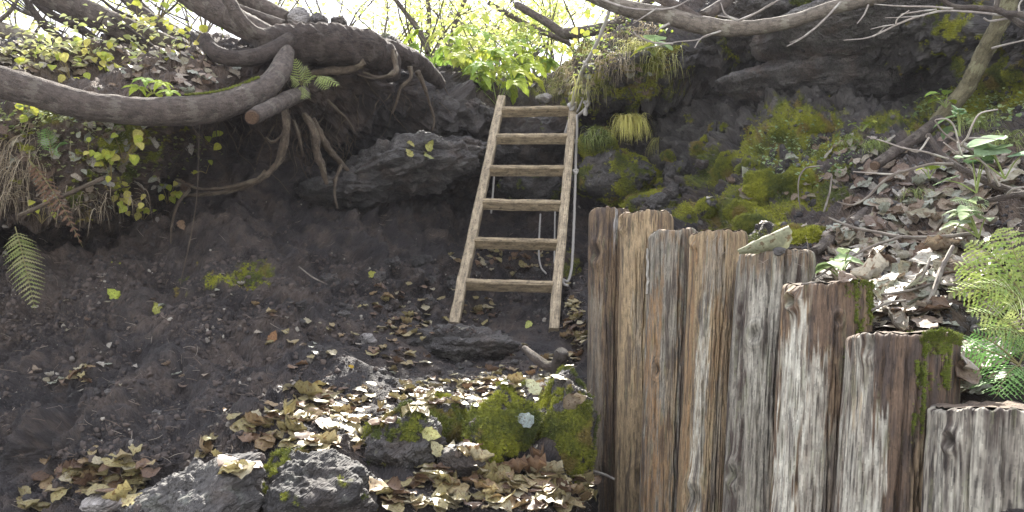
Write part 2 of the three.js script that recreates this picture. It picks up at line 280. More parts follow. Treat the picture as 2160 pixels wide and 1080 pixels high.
// matter on the ground: moss, leaf mould, bare rock
const MOSS = blobs([[1640, 300, 0.3, 1], [1580, 360, 0.28, 1], [1500, 340, 0.2, 0.9], [1560, 440, 0.28, 1], [1680, 390, 0.26, 1], [1750, 300, 0.25, 0.85], [1850, 270, 0.25, 0.8], [1980, 250, 0.3, 0.8], [2100, 230, 0.35, 0.9], [1480, 440, 0.2, 0.8], [1400, 460, 0.2, 0.7], [1620, 500, 0.18, 0.9], [1290, 180, 0.3, 0.8], [1220, 200, 0.3, 0.8], [1350, 130, 0.35, 0.7],
  [540, 590, 0.16, 0.75], [470, 580, 0.14, 0.5], [240, 330, 0.3, 0.6], [110, 300, 0.3, 0.5], [350, 300, 0.2, 0.6], [1210, 560, 0.15, 0.6], [1320, 440, 0.25, 0.6], [1200, 130, 0.4, 0.7], [1560, 40, 0.25, 0.6], [2020, 60, 0.25, 0.55], [1720, 420, 0.2, 0.7]]);
const MOULD = blobs([[1900, 560, 0.4, 1], [2000, 480, 0.4, 1], [1850, 480, 0.3, 0.9], [1950, 400, 0.35, 0.9], [2080, 340, 0.4, 0.9], [2100, 600, 0.5, 1], [1800, 420, 0.25, 0.8], [150, 250, 0.5, 0.9], [350, 150, 0.5, 0.9], [100, 400, 0.4, 0.9], [300, 380, 0.35, 0.7], [200, 120, 0.6, 0.9], [700, 170, 0.35, 0.5], [1050, 200, 0.5, 0.5], [1180, 180, 0.4, 0.7]]);
const GREY = blobs([[1650, 160, 0.6, 0.9], [1900, 150, 0.6, 0.9], [1700, 60, 0.6, 0.9], [1950, 60, 0.6, 0.9], [1450, 280, 0.5, 0.8], [1000, 240, 0.4, 0.8], [850, 350, 0.45, 0.7], [1550, 250, 0.4, 0.7]]);
const soilA = C(0.046, 0.041, 0.041), soilB = C(0.094, 0.074, 0.062), soilC = C(0.022, 0.02, 0.021), mouldA = C(0.13, 0.095, 0.07), mouldB = C(0.065, 0.05, 0.04), greyA = C(0.1, 0.095, 0.09), greyB = C(0.056, 0.053, 0.052), lichen = C(0.2, 0.21, 0.18);
const mossA = C(0.26, 0.27, 0.03), mossB = C(0.07, 0.088, 0.02), mossC = C(0.19, 0.15, 0.045);
const mossPts = [];
const mossAt = (x, y, z, k) => sstep(0.02, 0.2, k * 1.05 - 0.5 + 0.85 * fbm(x * 5, y * 5, z * 5, 4) + 0.2 * n3(x * 30, y * 30, z * 30));
const mossCol = (x, y, z) => { let c = mixc(mossB, mossA, clamp(0.5 + 0.7 * n3(x * 5, y * 5, z * 5 + 3) + 0.3 * n3(x * 40, y * 40, z * 40))); return mixc(c, mossC, sstep(0.45, 0.75, n3(x * 6 + 9, y * 6, z * 6))); };
{
  const col = new Float32Array(nx * ny * 3), uv = new Float32Array(nx * ny * 2), N = groundGeo.attributes.normal.array;
  for (let j = 0; j < ny; j++) for (let i = 0; i < nx; i++) {
    const k = j * nx + i, o = k * 3, x = G[o], y = G[o + 1], z = G[o + 2];
    let c = mixc(soilA, soilB, sstep(-0.3, 0.5, fbm(x * 3.4, y * 5, z * 3.4, 5) + 0.22 * n3(x * 24, y * 30, z * 24))); c = mixc(c, soilC, 0.8 * sstep(0.0, 0.35, fbm(x * 5 + 7, y * 5, z * 5)));
    const g = near(GREY, x, y, z); if (g > 0) { let q = mixc(greyA, greyB, sstep(-0.3, 0.4, fbm(x * 6, y * 6 + 3, z * 6))); const li = n3(x * 7, y * 7, z * 7 + 20) + 0.5 * n3(x * 25, y * 25, z * 25); q = mixc(q, lichen, 0.6 * sstep(0.75, 0.95, li)); c = mixc(c, q, clamp(g * 1.3)); }
    const m = near(MOULD, x, y, z); if (m > 0) c = mixc(c, mixc(mouldA, mouldB, sstep(-0.4, 0.4, fbm(x * 12, y * 12, z * 12))), clamp(m * 1.2));
    const ms = near(MOSS, x, y, z); if (ms > 0.05) { const w = mossAt(x, y, z, ms); if (w > 0) { c = mixc(c, mossCol(x, y, z), w); if (w > 0.5) mossPts.push(k); } }
    if (z < -6) c = mixc(c, mixc(mouldA, mossB, 0.5), clamp((-6 - z) / 1.5));
    col[o] = c[0]; col[o + 1] = c[1]; col[o + 2] = c[2];
    uv[k * 2] = i ? uv[k * 2 - 2] + Math.hypot(G[o] - G[o - 3], G[o + 2] - G[o - 1]) * 0 + 0 : 0;
  }
  const acc = new Float32Array(nx);                                  // uv in metres: along a middle row, and up a middle column of each strip
  const mid = Math.floor(ny * 0.4); for (let i = 1; i < nx; i++) { const a = (mid * nx + i) * 3; acc[i] = acc[i - 1] + Math.hypot(G[a] - G[a - 3], (G[a + 2] - G[a - 1]) * 0.5); }
  const up = new Float32Array(ny); for (let j = 1; j < ny; j++) { let s = 0; for (const i of [170, 320, 440, 580]) { const a = (j * nx + i) * 3, b = a - nx * 3; s += Math.hypot(G[a] - G[b], G[a + 1] - G[b + 1], G[a + 2] - G[b + 2]); } up[j] = up[j - 1] + Math.min(s / 4, 0.03); }
  for (let j = 0; j < ny; j++) for (let i = 0; i < nx; i++) { const k = j * nx + i; uv[k * 2] = acc[i] / 0.42; uv[k * 2 + 1] = up[j] / 0.42; }
  groundGeo.setAttribute('color', new THREE.BufferAttribute(col, 3)); groundGeo.setAttribute('uv', new THREE.BufferAttribute(uv, 2));
}
single('hillside_ground', groundGeo, M.soil, 'dark volcanic earth bank and path with mossy patches and leaf mould', 'ground', null, 'structure');
console.log('ground', nx, ny);

// ------------------------------------------------------------------ rocks
const mossTops = [];                                                 // [x, y, z, nx, ny, nz]
function rockGeo(w, h, t, { seed = 0, rough = 0.16, lumps = 0.1, flat = 0, moss = 0, tone = 0, detail = 26, layer = 0, pale = 0, sharp = 18 }, q, at) {
  const g0 = new THREE.IcosahedronGeometry(1, detail), pos = g0.attributes.position, map = new Map(), gb = new GB(), ids = [], CR = rng(Math.floor(seed * 1000) + 5), cuts = [];
  for (let k = 0; k < 16; k++) cuts.push({ n: V(CR() - 0.5, CR() - 0.5, CR() - 0.5).normalize(), h: 0.8 + 0.25 * CR() });
  for (let k = 0; k < pos.count; k++) {
    const d = V(0, 0, 0).fromBufferAttribute(pos, k).normalize(), key = d.x.toFixed(4) + ',' + d.y.toFixed(4) + ',' + d.z.toFixed(4);
    if (!map.has(key)) {
      let acc = 0; for (const c of cuts) { const q0 = d.dot(c.n); if (q0 > 0.05) acc += Math.pow(q0 / c.h, sharp); }
      let p = d.clone().multiplyScalar(1.04 / Math.pow(acc + 0.2, 1 / sharp)).multiply(V(w, h, t));
      const s = seed * 7.3, x = p.x + s, y = p.y, z = p.z, k0 = Math.min(w, h, t);
      let r = rough * k0 * 0.9 * n3(x * 0.8 / k0, y * 0.8 / k0, z * 0.8 / k0) + rough * k0 * 0.45 * n3(x * 2 / k0, y * 2 / k0, z * 2 / k0) + lumps * k0 * (0.5 - cell(x * 2.2 / k0, y * 2.2 / k0, z * 2.2 / k0));
      r += Math.min(1, k0 * 12) * (0.007 * n3(x * 20, y * 20, z * 20) + 0.005 * n3(x * 45, y * 45, z * 45) + 0.004 * n3(x * 95, y * 95, z * 95) - 0.009 * sstep(0.42, 0.2, cell(x * 38, y * 38, z * 38)) * sstep(-0.2, 0.3, n3(x * 6, y * 6, z * 6)));
      if (layer) r += layer * k0 * (Math.abs(n3(x * 1.2, y * 16, z * 1.2)) - 0.4);
      p.addScaledVector(d, r); if (flat) p.y = Math.min(p.y, h * (1 - flat) + 0.25 * (p.y - h * (1 - flat)));
      p.applyQuaternion(q).add(at);
      let c = mixc(greyA, greyB, sstep(-0.4, 0.5, fbm(p.x * 5, p.y * 5, p.z * 5))); c = mixc(c, soilB, 0.6 * sstep(0, 0.5, fbm(p.x * 4 + 3, p.y * 4, p.z * 4)));
      c = c.map((v) => v * (1 + tone)); const li = n3(p.x * 9, p.y * 9, p.z * 9 + 4) + 0.5 * n3(p.x * 30, p.y * 30, p.z * 30); c = mixc(c, lichen, (0.3 + pale) * sstep(0.7 - pale, 0.95 - pale * 0.5, li));
      let w0 = 0; if (moss) { w0 = mossAt(p.x, p.y, p.z, moss); c = mixc(c, mossCol(p.x, p.y, p.z), w0); }
      const id = gb.v(p, (p.x + p.z * 0.6) / 0.42, (p.y + p.z * 0.5) / 0.42, c); map.set(key, id); if (w0 > 0.5) gb.mossy = (gb.mossy || []).concat(id);
    }
    ids.push(map.get(key));
  }
  for (let k = 0; k < ids.length; k += 3) gb.t(ids[k], ids[k + 1], ids[k + 2]);
  const g = gb.build(); if (gb.mossy) { const a = g.attributes.position, b = g.attributes.normal; for (const id of gb.mossy) mossTops.push([a.getX(id), a.getY(id), a.getZ(id), b.getX(id), b.getY(id), b.getZ(id)]); }
  return g;
}
// centre px, py, depth, half width px, half height px, half thickness m, tilt (z), turn (y)
function rock(name, label, px, py, d, w, h, t, o = {}, group) {
  const at = P(px, py, d), q = new THREE.Quaternion().setFromEuler(new THREE.Euler(o.pitch || 0, o.turn || 0, o.tilt || 0));
  const g = rockGeo(w * d / F, h * d / F, t, { seed: px * 0.013 + py * 0.007, ...o }, q, at); raster(g);
  g.translate(-at.x, -at.y, -at.z); const m = single(name, g, M.rock, label, 'rock', group); m.position.copy(at); return m;
}
const RG = 'dark lava boulders set in the path';
rock('boulder', 'grey pitted boulder at the bottom edge, left of the larger striped boulder', 408, 1064, 1.8, 112, 104, 0.15, { rough: 0.18, lumps: 0.06, sharp: 5, tone: 0.15, pale: 0.2, tilt: -0.1, detail: 30 }, RG);
rock('boulder', 'broad dark boulder with a sunlit right shoulder at the bottom of the path', 650, 1046, 1.9, 146, 112, 0.18, { rough: 0.2, lumps: 0.05, sharp: 5, tone: -0.35, moss: 0.22, tilt: -0.22, layer: 0.12, detail: 32 }, RG);
rock('boulder', 'squat dark boulder with dull green moss below the leaf drift', 850, 950, 2.18, 74, 80, 0.12, { moss: 0.45, rough: 0.2, tilt: -0.2, detail: 26 }, RG);
rock('boulder', 'small rounded dark boulder just above the squat mossy boulder', 928, 896, 2.34, 62, 52, 0.1, { moss: 0.5, rough: 0.18, detail: 22 }, RG);
rock('boulder', 'mossy boulder with a pale slanted edge left of the tallest moss boulder', 1048, 918, 2.3, 58, 98, 0.12, { moss: 0.62, rough: 0.2, lumps: 0.12, tilt: -0.55, detail: 26 }, RG);
rock('boulder', 'tall green mossy boulder against the first log', 1192, 905, 2.4, 56, 112, 0.13, { moss: 0.68, rough: 0.18, lumps: 0.12, tilt: -0.1, detail: 28 }, RG);
rock('boulder', 'small dark boulder wedged between the two mossy boulders and the leaf drift', 975, 975, 2.15, 45, 36, 0.08, { rough: 0.2, detail: 16 }, RG);
rock('flat_slab', 'flat dark lava slab lying at the foot of the ladder', 966, 724, 3.44, 118, 38, 0.16, { rough: 0.22, lumps: 0.1, layer: 0.25, tilt: -0.08, tone: 0.45, detail: 28 });
rock('river_stone', 'smooth pale oval stone among the leaves left of the slab', 775, 719, 3.2, 20, 14, 0.03, { rough: 0.05, lumps: 0.02, tone: 2.6, detail: 10 });
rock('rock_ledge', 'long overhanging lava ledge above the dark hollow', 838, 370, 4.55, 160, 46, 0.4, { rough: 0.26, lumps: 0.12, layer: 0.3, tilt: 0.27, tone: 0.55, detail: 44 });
rock('rock_ledge', 'low dark ledge running from the long ledge to below the roots', 725, 408, 4.35, 95, 34, 0.3, { rough: 0.26, lumps: 0.12, layer: 0.3, tilt: 0.2, tone: 0.1, detail: 30 });
rock('rock_ledge', 'dark rock step behind the third and fourth rungs', 1090, 335, 5.32, 120, 34, 0.25, { rough: 0.25, layer: 0.25, tilt: 0.05, tone: 0.2, detail: 26 });
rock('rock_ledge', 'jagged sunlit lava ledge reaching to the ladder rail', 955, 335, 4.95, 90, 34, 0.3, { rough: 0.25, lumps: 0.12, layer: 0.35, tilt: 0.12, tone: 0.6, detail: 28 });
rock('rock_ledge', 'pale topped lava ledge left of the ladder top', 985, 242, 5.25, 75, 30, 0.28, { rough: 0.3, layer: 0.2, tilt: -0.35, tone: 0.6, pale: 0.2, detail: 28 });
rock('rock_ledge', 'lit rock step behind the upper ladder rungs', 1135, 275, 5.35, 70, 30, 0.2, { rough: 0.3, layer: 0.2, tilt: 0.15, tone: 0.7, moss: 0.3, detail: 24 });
rock('boulder', 'grey boulder seen between the middle ladder rungs', 1120, 398, 5.0, 65, 34, 0.2, { rough: 0.2, tone: 0.1, moss: 0.25, detail: 22 }, 'boulders behind the ladder');
rock('boulder', 'blocky mossy boulder jutting right of the ladder beside the hanging rope', 1295, 375, 4.75, 85, 52, 0.22, { rough: 0.15, moss: 0.5, tilt: 0.08, tone: 0.1, detail: 28 }, 'boulders behind the ladder');
rock('boulder', 'low mossy boulder behind the tops of the first logs', 1380, 440, 4.35, 65, 34, 0.2, { moss: 0.6, detail: 20 }, 'boulders behind the ladder');
rock('boulder', 'small rounded rock under the grass tuft in the hollow', 1262, 305, 4.8, 36, 32, 0.14, { moss: 0.85, detail: 18 }, 'boulders behind the ladder');
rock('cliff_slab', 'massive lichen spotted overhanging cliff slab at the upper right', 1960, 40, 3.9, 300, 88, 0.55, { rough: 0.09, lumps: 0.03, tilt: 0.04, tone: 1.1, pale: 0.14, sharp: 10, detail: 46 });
rock('cliff_slab', 'rough overhanging rock block below the curved birch branch', 1620, 70, 4.25, 110, 45, 0.4, { rough: 0.25, tone: 0.5, lumps: 0.25, tilt: -0.1, moss: 0.3, detail: 32 });
rock('cliff_slab', 'rounded dark bulge of cliff under the overhanging slab', 1770, 170, 4.16, 225, 46, 0.3, { rough: 0.16, lumps: 0.06, tilt: -0.04, tone: 0.7, sharp: 9, detail: 36 });
rock('cliff_slab', 'mossy overhanging block right of the knotted rope', 1330, 165, 4.8, 110, 42, 0.35, { rough: 0.25, moss: 0.5, tilt: 0.22, detail: 32 });
rock('perched_stone', 'angular pale stone perched on top of the root mass, larger one', 628, 38, 3.95, 24, 20, 0.05, { rough: 0.12, tone: 3.5, detail: 12, tilt: 0.2 });
rock('perched_stone', 'small grey stone on the root mass right of the angular stone', 672, 44, 4.0, 20, 16, 0.05, { rough: 0.15, tone: 2.2, detail: 10 });
rock('perched_stone', 'dark small stone at the end of the row on the root mass', 715, 47, 4.05, 16, 11, 0.04, { rough: 0.15, tone: 0.4, detail: 9 });
rock('pale_stone', 'white rounded stone below the grass near the ladder top', 1147, 207, 5.35, 16, 10, 0.04, { rough: 0.06, tone: 5, detail: 9 });
rock('pale_stone', 'whitish stone poking from the leaves at the bottom edge', 215, 1062, 1.98, 36, 20, 0.05, { rough: 0.1, tone: 3.2, detail: 12 });
{
  const spots = []; const SR = rng(91);
  for (const [cx, cy, sx, sy, n, s0, s1] of [[830, 610, 150, 60, 34, 10, 28], [1080, 580, 80, 60, 14, 8, 20], [780, 760, 160, 50, 12, 6, 16], [1110, 660, 60, 40, 8, 6, 14], [1420, 400, 90, 70, 18, 14, 30], [1560, 330, 90, 80, 14, 12, 26], [640, 690, 70, 60, 8, 10, 22], [300, 870, 200, 70, 14, 6, 16], [960, 790, 150, 30, 14, 9, 22], [720, 820, 120, 40, 8, 8, 18]])
    for (let k = 0; k < n; k++) spots.push([cx + (SR() - 0.5) * 2 * sx, cy + (SR() - 0.5) * 2 * sy, s0 + (s1 - s0) * SR() * SR()]);
  for (const [x, y, s] of spots) {
    const h = hit(x, y); if (!h || h.d > 5.2) continue;
    const tn = SR() * 0.7 - 0.25, word = (s > 20 ? 'large ' : s > 13 ? 'medium sized ' : 'small ') + (tn > 0.2 ? 'greyish ' : tn > -0.05 ? 'dark ' : 'blackish ');
    rock('lava_clod', word + (x > 1560 ? 'lava lump in the mossy bank behind the fifth log' : x > 1440 ? 'lava lump in the rocky bank above the fourth log' : x > 1300 ? 'lava lump low in the bank behind the first logs' : x > 1000 && y < 700 ? 'lava clod lying behind and below the ladder' : x > 820 && y < 700 ? 'lava clod close left of the ladder' : y < 700 ? 'lava clod on the bank well left of the ladder' : x > 600 ? 'lava clod lying on the path near the slab' : 'lava clod on the bare slope above the left drift'), x, y, h.d + 0.01, s, s * (0.6 + 0.3 * SR()), s * h.d / F * 0.8, { rough: 0.25, lumps: 0.3, tilt: SR() - 0.5, turn: SR() * 3, detail: 7, tone: tn, moss: x > 1300 ? 0.6 * SR() + 0.1 : 0 }, x > 1300 ? 'lava lumps in the rocky bank' : y < 700 ? 'lava clods round the ladder foot' : 'lava clods on the slope');
  }
}
console.log('rocks');
// ------------------------------------------------------------------ wooden ladder
function boardGeo(a, b, wdir, w, tdir, t, { n = 26, bev = 0.006, warp = 0.002, seed = 0, endcut = 0 } = {}) {
  const gb = new GB(), T = b.clone().sub(a), L = T.length(); T.normalize();
  const hw = w / 2, ht = t / 2, sec = [[-hw + bev, -ht], [hw - bev, -ht], [hw, -ht + bev], [hw, ht - bev], [hw - bev, ht], [-hw + bev, ht], [-hw, ht - bev], [-hw, -ht + bev]];
  const per = []; let acc = 0; for (let k = 0; k <= 8; k++) { per.push(acc); const p = sec[k % 8], q = sec[(k + 1) % 8]; acc += Math.hypot(p[0] - q[0], p[1] - q[1]); }
  const ring = [];
  for (let k = 0; k <= n; k++) {
    const s = k / n, r = []; const wx = warp * n3(s * 4 + seed, 1, seed), wy = warp * n3(s * 4 + seed, 7, seed);
    for (let j = 0; j <= 8; j++) { const [x, y] = sec[j % 8], e = 1 + 0.5 * warp / hw * n3(s * 30 * L, j * 1.7, seed); r.push(gb.v(a.clone().addScaledVector(T, s * L).addScaledVector(wdir, x * e + wx).addScaledVector(tdir, y * e + wy), per[j] / 0.22 + seed * 0.37, s * L / 0.5 + seed * 0.21, WHITE)); }
    ring.push(r);
  }
  for (let k = 0; k < n; k++) for (let j = 0; j < 8; j++) gb.q(ring[k][j], ring[k][j + 1], ring[k + 1][j + 1], ring[k + 1][j]);
  for (const [k, f] of [[0, 1], [n, 0]]) { const s = []; for (let j = 0; j < 8; j++) { const id = ring[k][j] * 3; s.push(gb.v(V(gb.p[id], gb.p[id + 1], gb.p[id + 2]), j * 0.1, 0.2, WHITE)); } for (let j = 1; j < 7; j++) f ? gb.t(s[0], s[j + 1], s[j]) : gb.t(s[0], s[j], s[j + 1]); }
  const g = gb.build(); return g;
}
const flatGeo = (g) => { const q = g.toNonIndexed(); q.computeVertexNormals(); return q; };
{
  const wood = [0, 1, 2].map((k) => std({ color: [rgb(0.54, 0.46, 0.33), rgb(0.48, 0.405, 0.285), rgb(0.6, 0.525, 0.4)][k], map: fineWood, bumpMap: fineWood, bumpScale: 0.003, roughness: 0.8 }));
  const L0 = P(957, 688, 3.85), L1 = P(1058, 209, 5.1), R0 = P(1167, 701, 3.83), R1 = P(1211, 202, 5.12), base = L0.clone().lerp(R0, 0.5);
  const lad = thing('wooden_ladder', base, 'pale wooden ladder with six rungs leaning up the bank', 'ladder');
  const across = R0.clone().sub(L0).normalize(), along = L1.clone().sub(L0).normalize(), out = across.clone().cross(along).normalize();
  part('rail', flatGeo(boardGeo(L0, L1, across, 0.05, out, 0.066, { n: 40, seed: 1, warp: 0.003 })), wood[2], lad, base);
  part('rail', flatGeo(boardGeo(R0, R1, across, 0.05, out, 0.066, { n: 40, seed: 2, warp: 0.003 })), wood[2], lad, base);
  const find = (A, B, y) => { let a = 0, b = 1; for (let k = 0; k < 30; k++) { const m = (a + b) / 2; proj(A.clone().lerp(B, m))[1] > y ? a = m : b = m; } return A.clone().lerp(B, a); };
  [[603, 609], [515, 520], [434, 438], [363, 364], [297, 296], [240, 237]].forEach(([yl, yr], k) => {
    const a = find(L0, L1, yl), b = find(R0, R1, yr), d = b.clone().sub(a).normalize();
    const t = d.clone().cross(V(0, 0, 1)).length() ? along.clone().multiplyScalar(0.9).addScaledVector(out, -0.0).normalize() : along;
    a.addScaledVector(d, 0.022).addScaledVector(out, 0.012); b.addScaledVector(d, -0.022).addScaledVector(out, 0.012);
    part('rung', flatGeo(boardGeo(a, b, t, 0.029, out, 0.072, { n: 16, seed: 3 + k, warp: 0.0014, bev: 0.007 })), wood[k % 2], lad, base);
  });
}
// ------------------------------------------------------------------ ropes
function ropeGeo(list, rpx) { const gb = new GB(); return tubeInto(gb, list.map(([x, y, d, s]) => ({ p: P(x, y, d), r: (s ?? rpx) * d / F })), { radial: 8, n: list.length * 16, rough: 0.1, freq: 60 }).build(); }
function knotGeo(px, py, d, s) { const c = P(px, py, d), r = s * d / F, gb = new GB(), pts = []; for (let k = 0; k <= 26; k++) { const t = k / 26 * TAU; pts.push({ p: V(c.x + r * (Math.sin(t) + 2 * Math.sin(2 * t)) * 0.42, c.y + r * (Math.cos(t) - 2 * Math.cos(2 * t)) * 0.42, c.z - r * Math.sin(3 * t) * 0.42), r: r * 0.52 }); } return tubeInto(gb, pts, { radial: 7, n: 70, rough: 0.08, freq: 60 }).build(); }
{
  const b = P(1222, 160, 4.85), rope = thing('climbing_rope', b, 'knotted grey rope hanging from above and tied to the right ladder rail', 'rope');
  part('main_strand', ropeGeo([[1312, -60, 4.1], [1292, 0, 4.2], [1276, 50, 4.3], [1252, 105, 4.42], [1234, 138, 4.55], [1222, 165, 4.68], [1212, 200, 4.86], [1206, 222, 4.95]], 4), M.rope, rope, b);
  part('side_strand', ropeGeo([[1226, 152, 4.62], [1231, 172, 4.7], [1240, 192, 4.78], [1241, 214, 4.85], [1236, 228, 4.86], [1228, 236, 4.88], [1220, 243, 4.93]], 3.2), M.rope, rope, b);
  part('knot', knotGeo(1235, 133, 4.52, 4), M.rope, rope, b); part('knot', knotGeo(1240, 192, 4.78, 4), M.rope, rope, b);
  part('knot', knotGeo(1238, 218, 4.84, 5), M.rope, rope, b); part('knot', knotGeo(1206, 224, 4.96, 6), M.rope, rope, b);
  part('loop', ropeGeo([[1206, 226, 4.98], [1203, 245, 4.96], [1197, 265, 4.96], [1192, 281, 4.97]], 3), M.rope, rope, b);
  part('loop', ropeGeo([[1226, 206, 4.9], [1232, 198, 4.88], [1224, 222, 4.9], [1217, 236, 4.95]], 2.2), M.rope, rope, b);
  part('frayed_end', ropeGeo([[1236, 228, 4.85, 3], [1235, 238, 4.84, 5], [1234, 244, 4.84, 4]], 4), M.rope, rope, b);
  const b2 = P(1213, 300, 4.75), r2 = thing('hanging_rope', b2, 'long grey rope hanging straight down beside the right ladder rail', 'rope');
  part('strand', ropeGeo([[1217, 243, 4.93], [1217, 275, 4.86], [1215, 320, 4.76], [1214, 362, 4.64], [1213, 400, 4.55], [1211, 460, 4.4], [1208, 530, 4.25], [1204, 575, 4.15], [1196, 594, 4.1], [1188, 590, 4.08], [1190, 600, 4.05], [1198, 602, 4.03]], 3), M.rope, r2, b2);
  part('knot', knotGeo(1214, 362, 4.62, 4.5), M.rope, r2, b2); part('knot', knotGeo(1215, 298, 4.8, 3.6), M.rope, r2, b2);
  single('slack_rope', ropeGeo([[1140, 452, 4.75], [1138, 490, 4.6], [1137, 540, 4.45], [1142, 565, 4.38], [1152, 577, 4.32]], 1.9), M.rope, 'slack grey rope end curling behind the fourth and fifth rungs', 'rope');
  single('slack_rope', ropeGeo([[1171, 440, 4.75], [1170, 500, 4.6], [1169, 555, 4.45]], 1.7), M.rope, 'short straight rope hanging close behind the right rail', 'rope');
  single('slack_rope', ropeGeo([[1043, 360, 4.95], [1040, 400, 4.9], [1036, 450, 4.85]], 2.2), M.rope, 'thin rope hanging behind the left rail between the middle rungs', 'rope');
}
console.log('ladder');

// ------------------------------------------------------------------ log palisade
const fuzzMat = std({ roughness: 1, side: THREE.DoubleSide });
const fuzzGeo = (() => { const gb = new GB(); for (let k = 0; k < 5; k++) { const a = k * 1.2566, l = 0.75 + 0.35 * ((k * 37) % 5) / 5, t = V(Math.cos(a) * 0.55, l, Math.sin(a) * 0.55), s = V(-Math.sin(a) * 0.16, 0, Math.cos(a) * 0.16); gb.t(gb.v(s, 0, 0, WHITE), gb.v(s.clone().negate(), 1, 0, WHITE), gb.v(t, 0.5, 1, WHITE)); } return gb.build(); })();
const UP = V(0, 1, 0), qa = new THREE.Quaternion(), qb = new THREE.Quaternion();
function instances(name, geo, mat, list) {                            // list: {p, n, s, yaw, c}
  const m = new THREE.InstancedMesh(geo, mat, list.length), mat4 = new THREE.Matrix4(), col = new THREE.Color(); m.name = name; shade(m);
  list.forEach((e, k) => { qa.setFromUnitVectors(UP, e.n); qb.setFromAxisAngle(UP, e.yaw ?? R() * TAU); mat4.compose(e.p, qa.clone().multiply(qb), e.s3 ?? V(e.s, e.s, e.s)); m.setMatrixAt(k, mat4); m.setColorAt(k, col.setRGB(e.c[0], e.c[1], e.c[2])); });
  return m;
}
const WD = { tan: C(0.38, 0.285, 0.165), brown: C(0.21, 0.145, 0.085), dark: C(0.065, 0.047, 0.037), grey: C(0.31, 0.285, 0.23), pale: C(0.57, 0.55, 0.46), orange: C(0.32, 0.19, 0.085), red: C(0.15, 0.098, 0.062), white: C(0.66, 0.67, 0.66) };
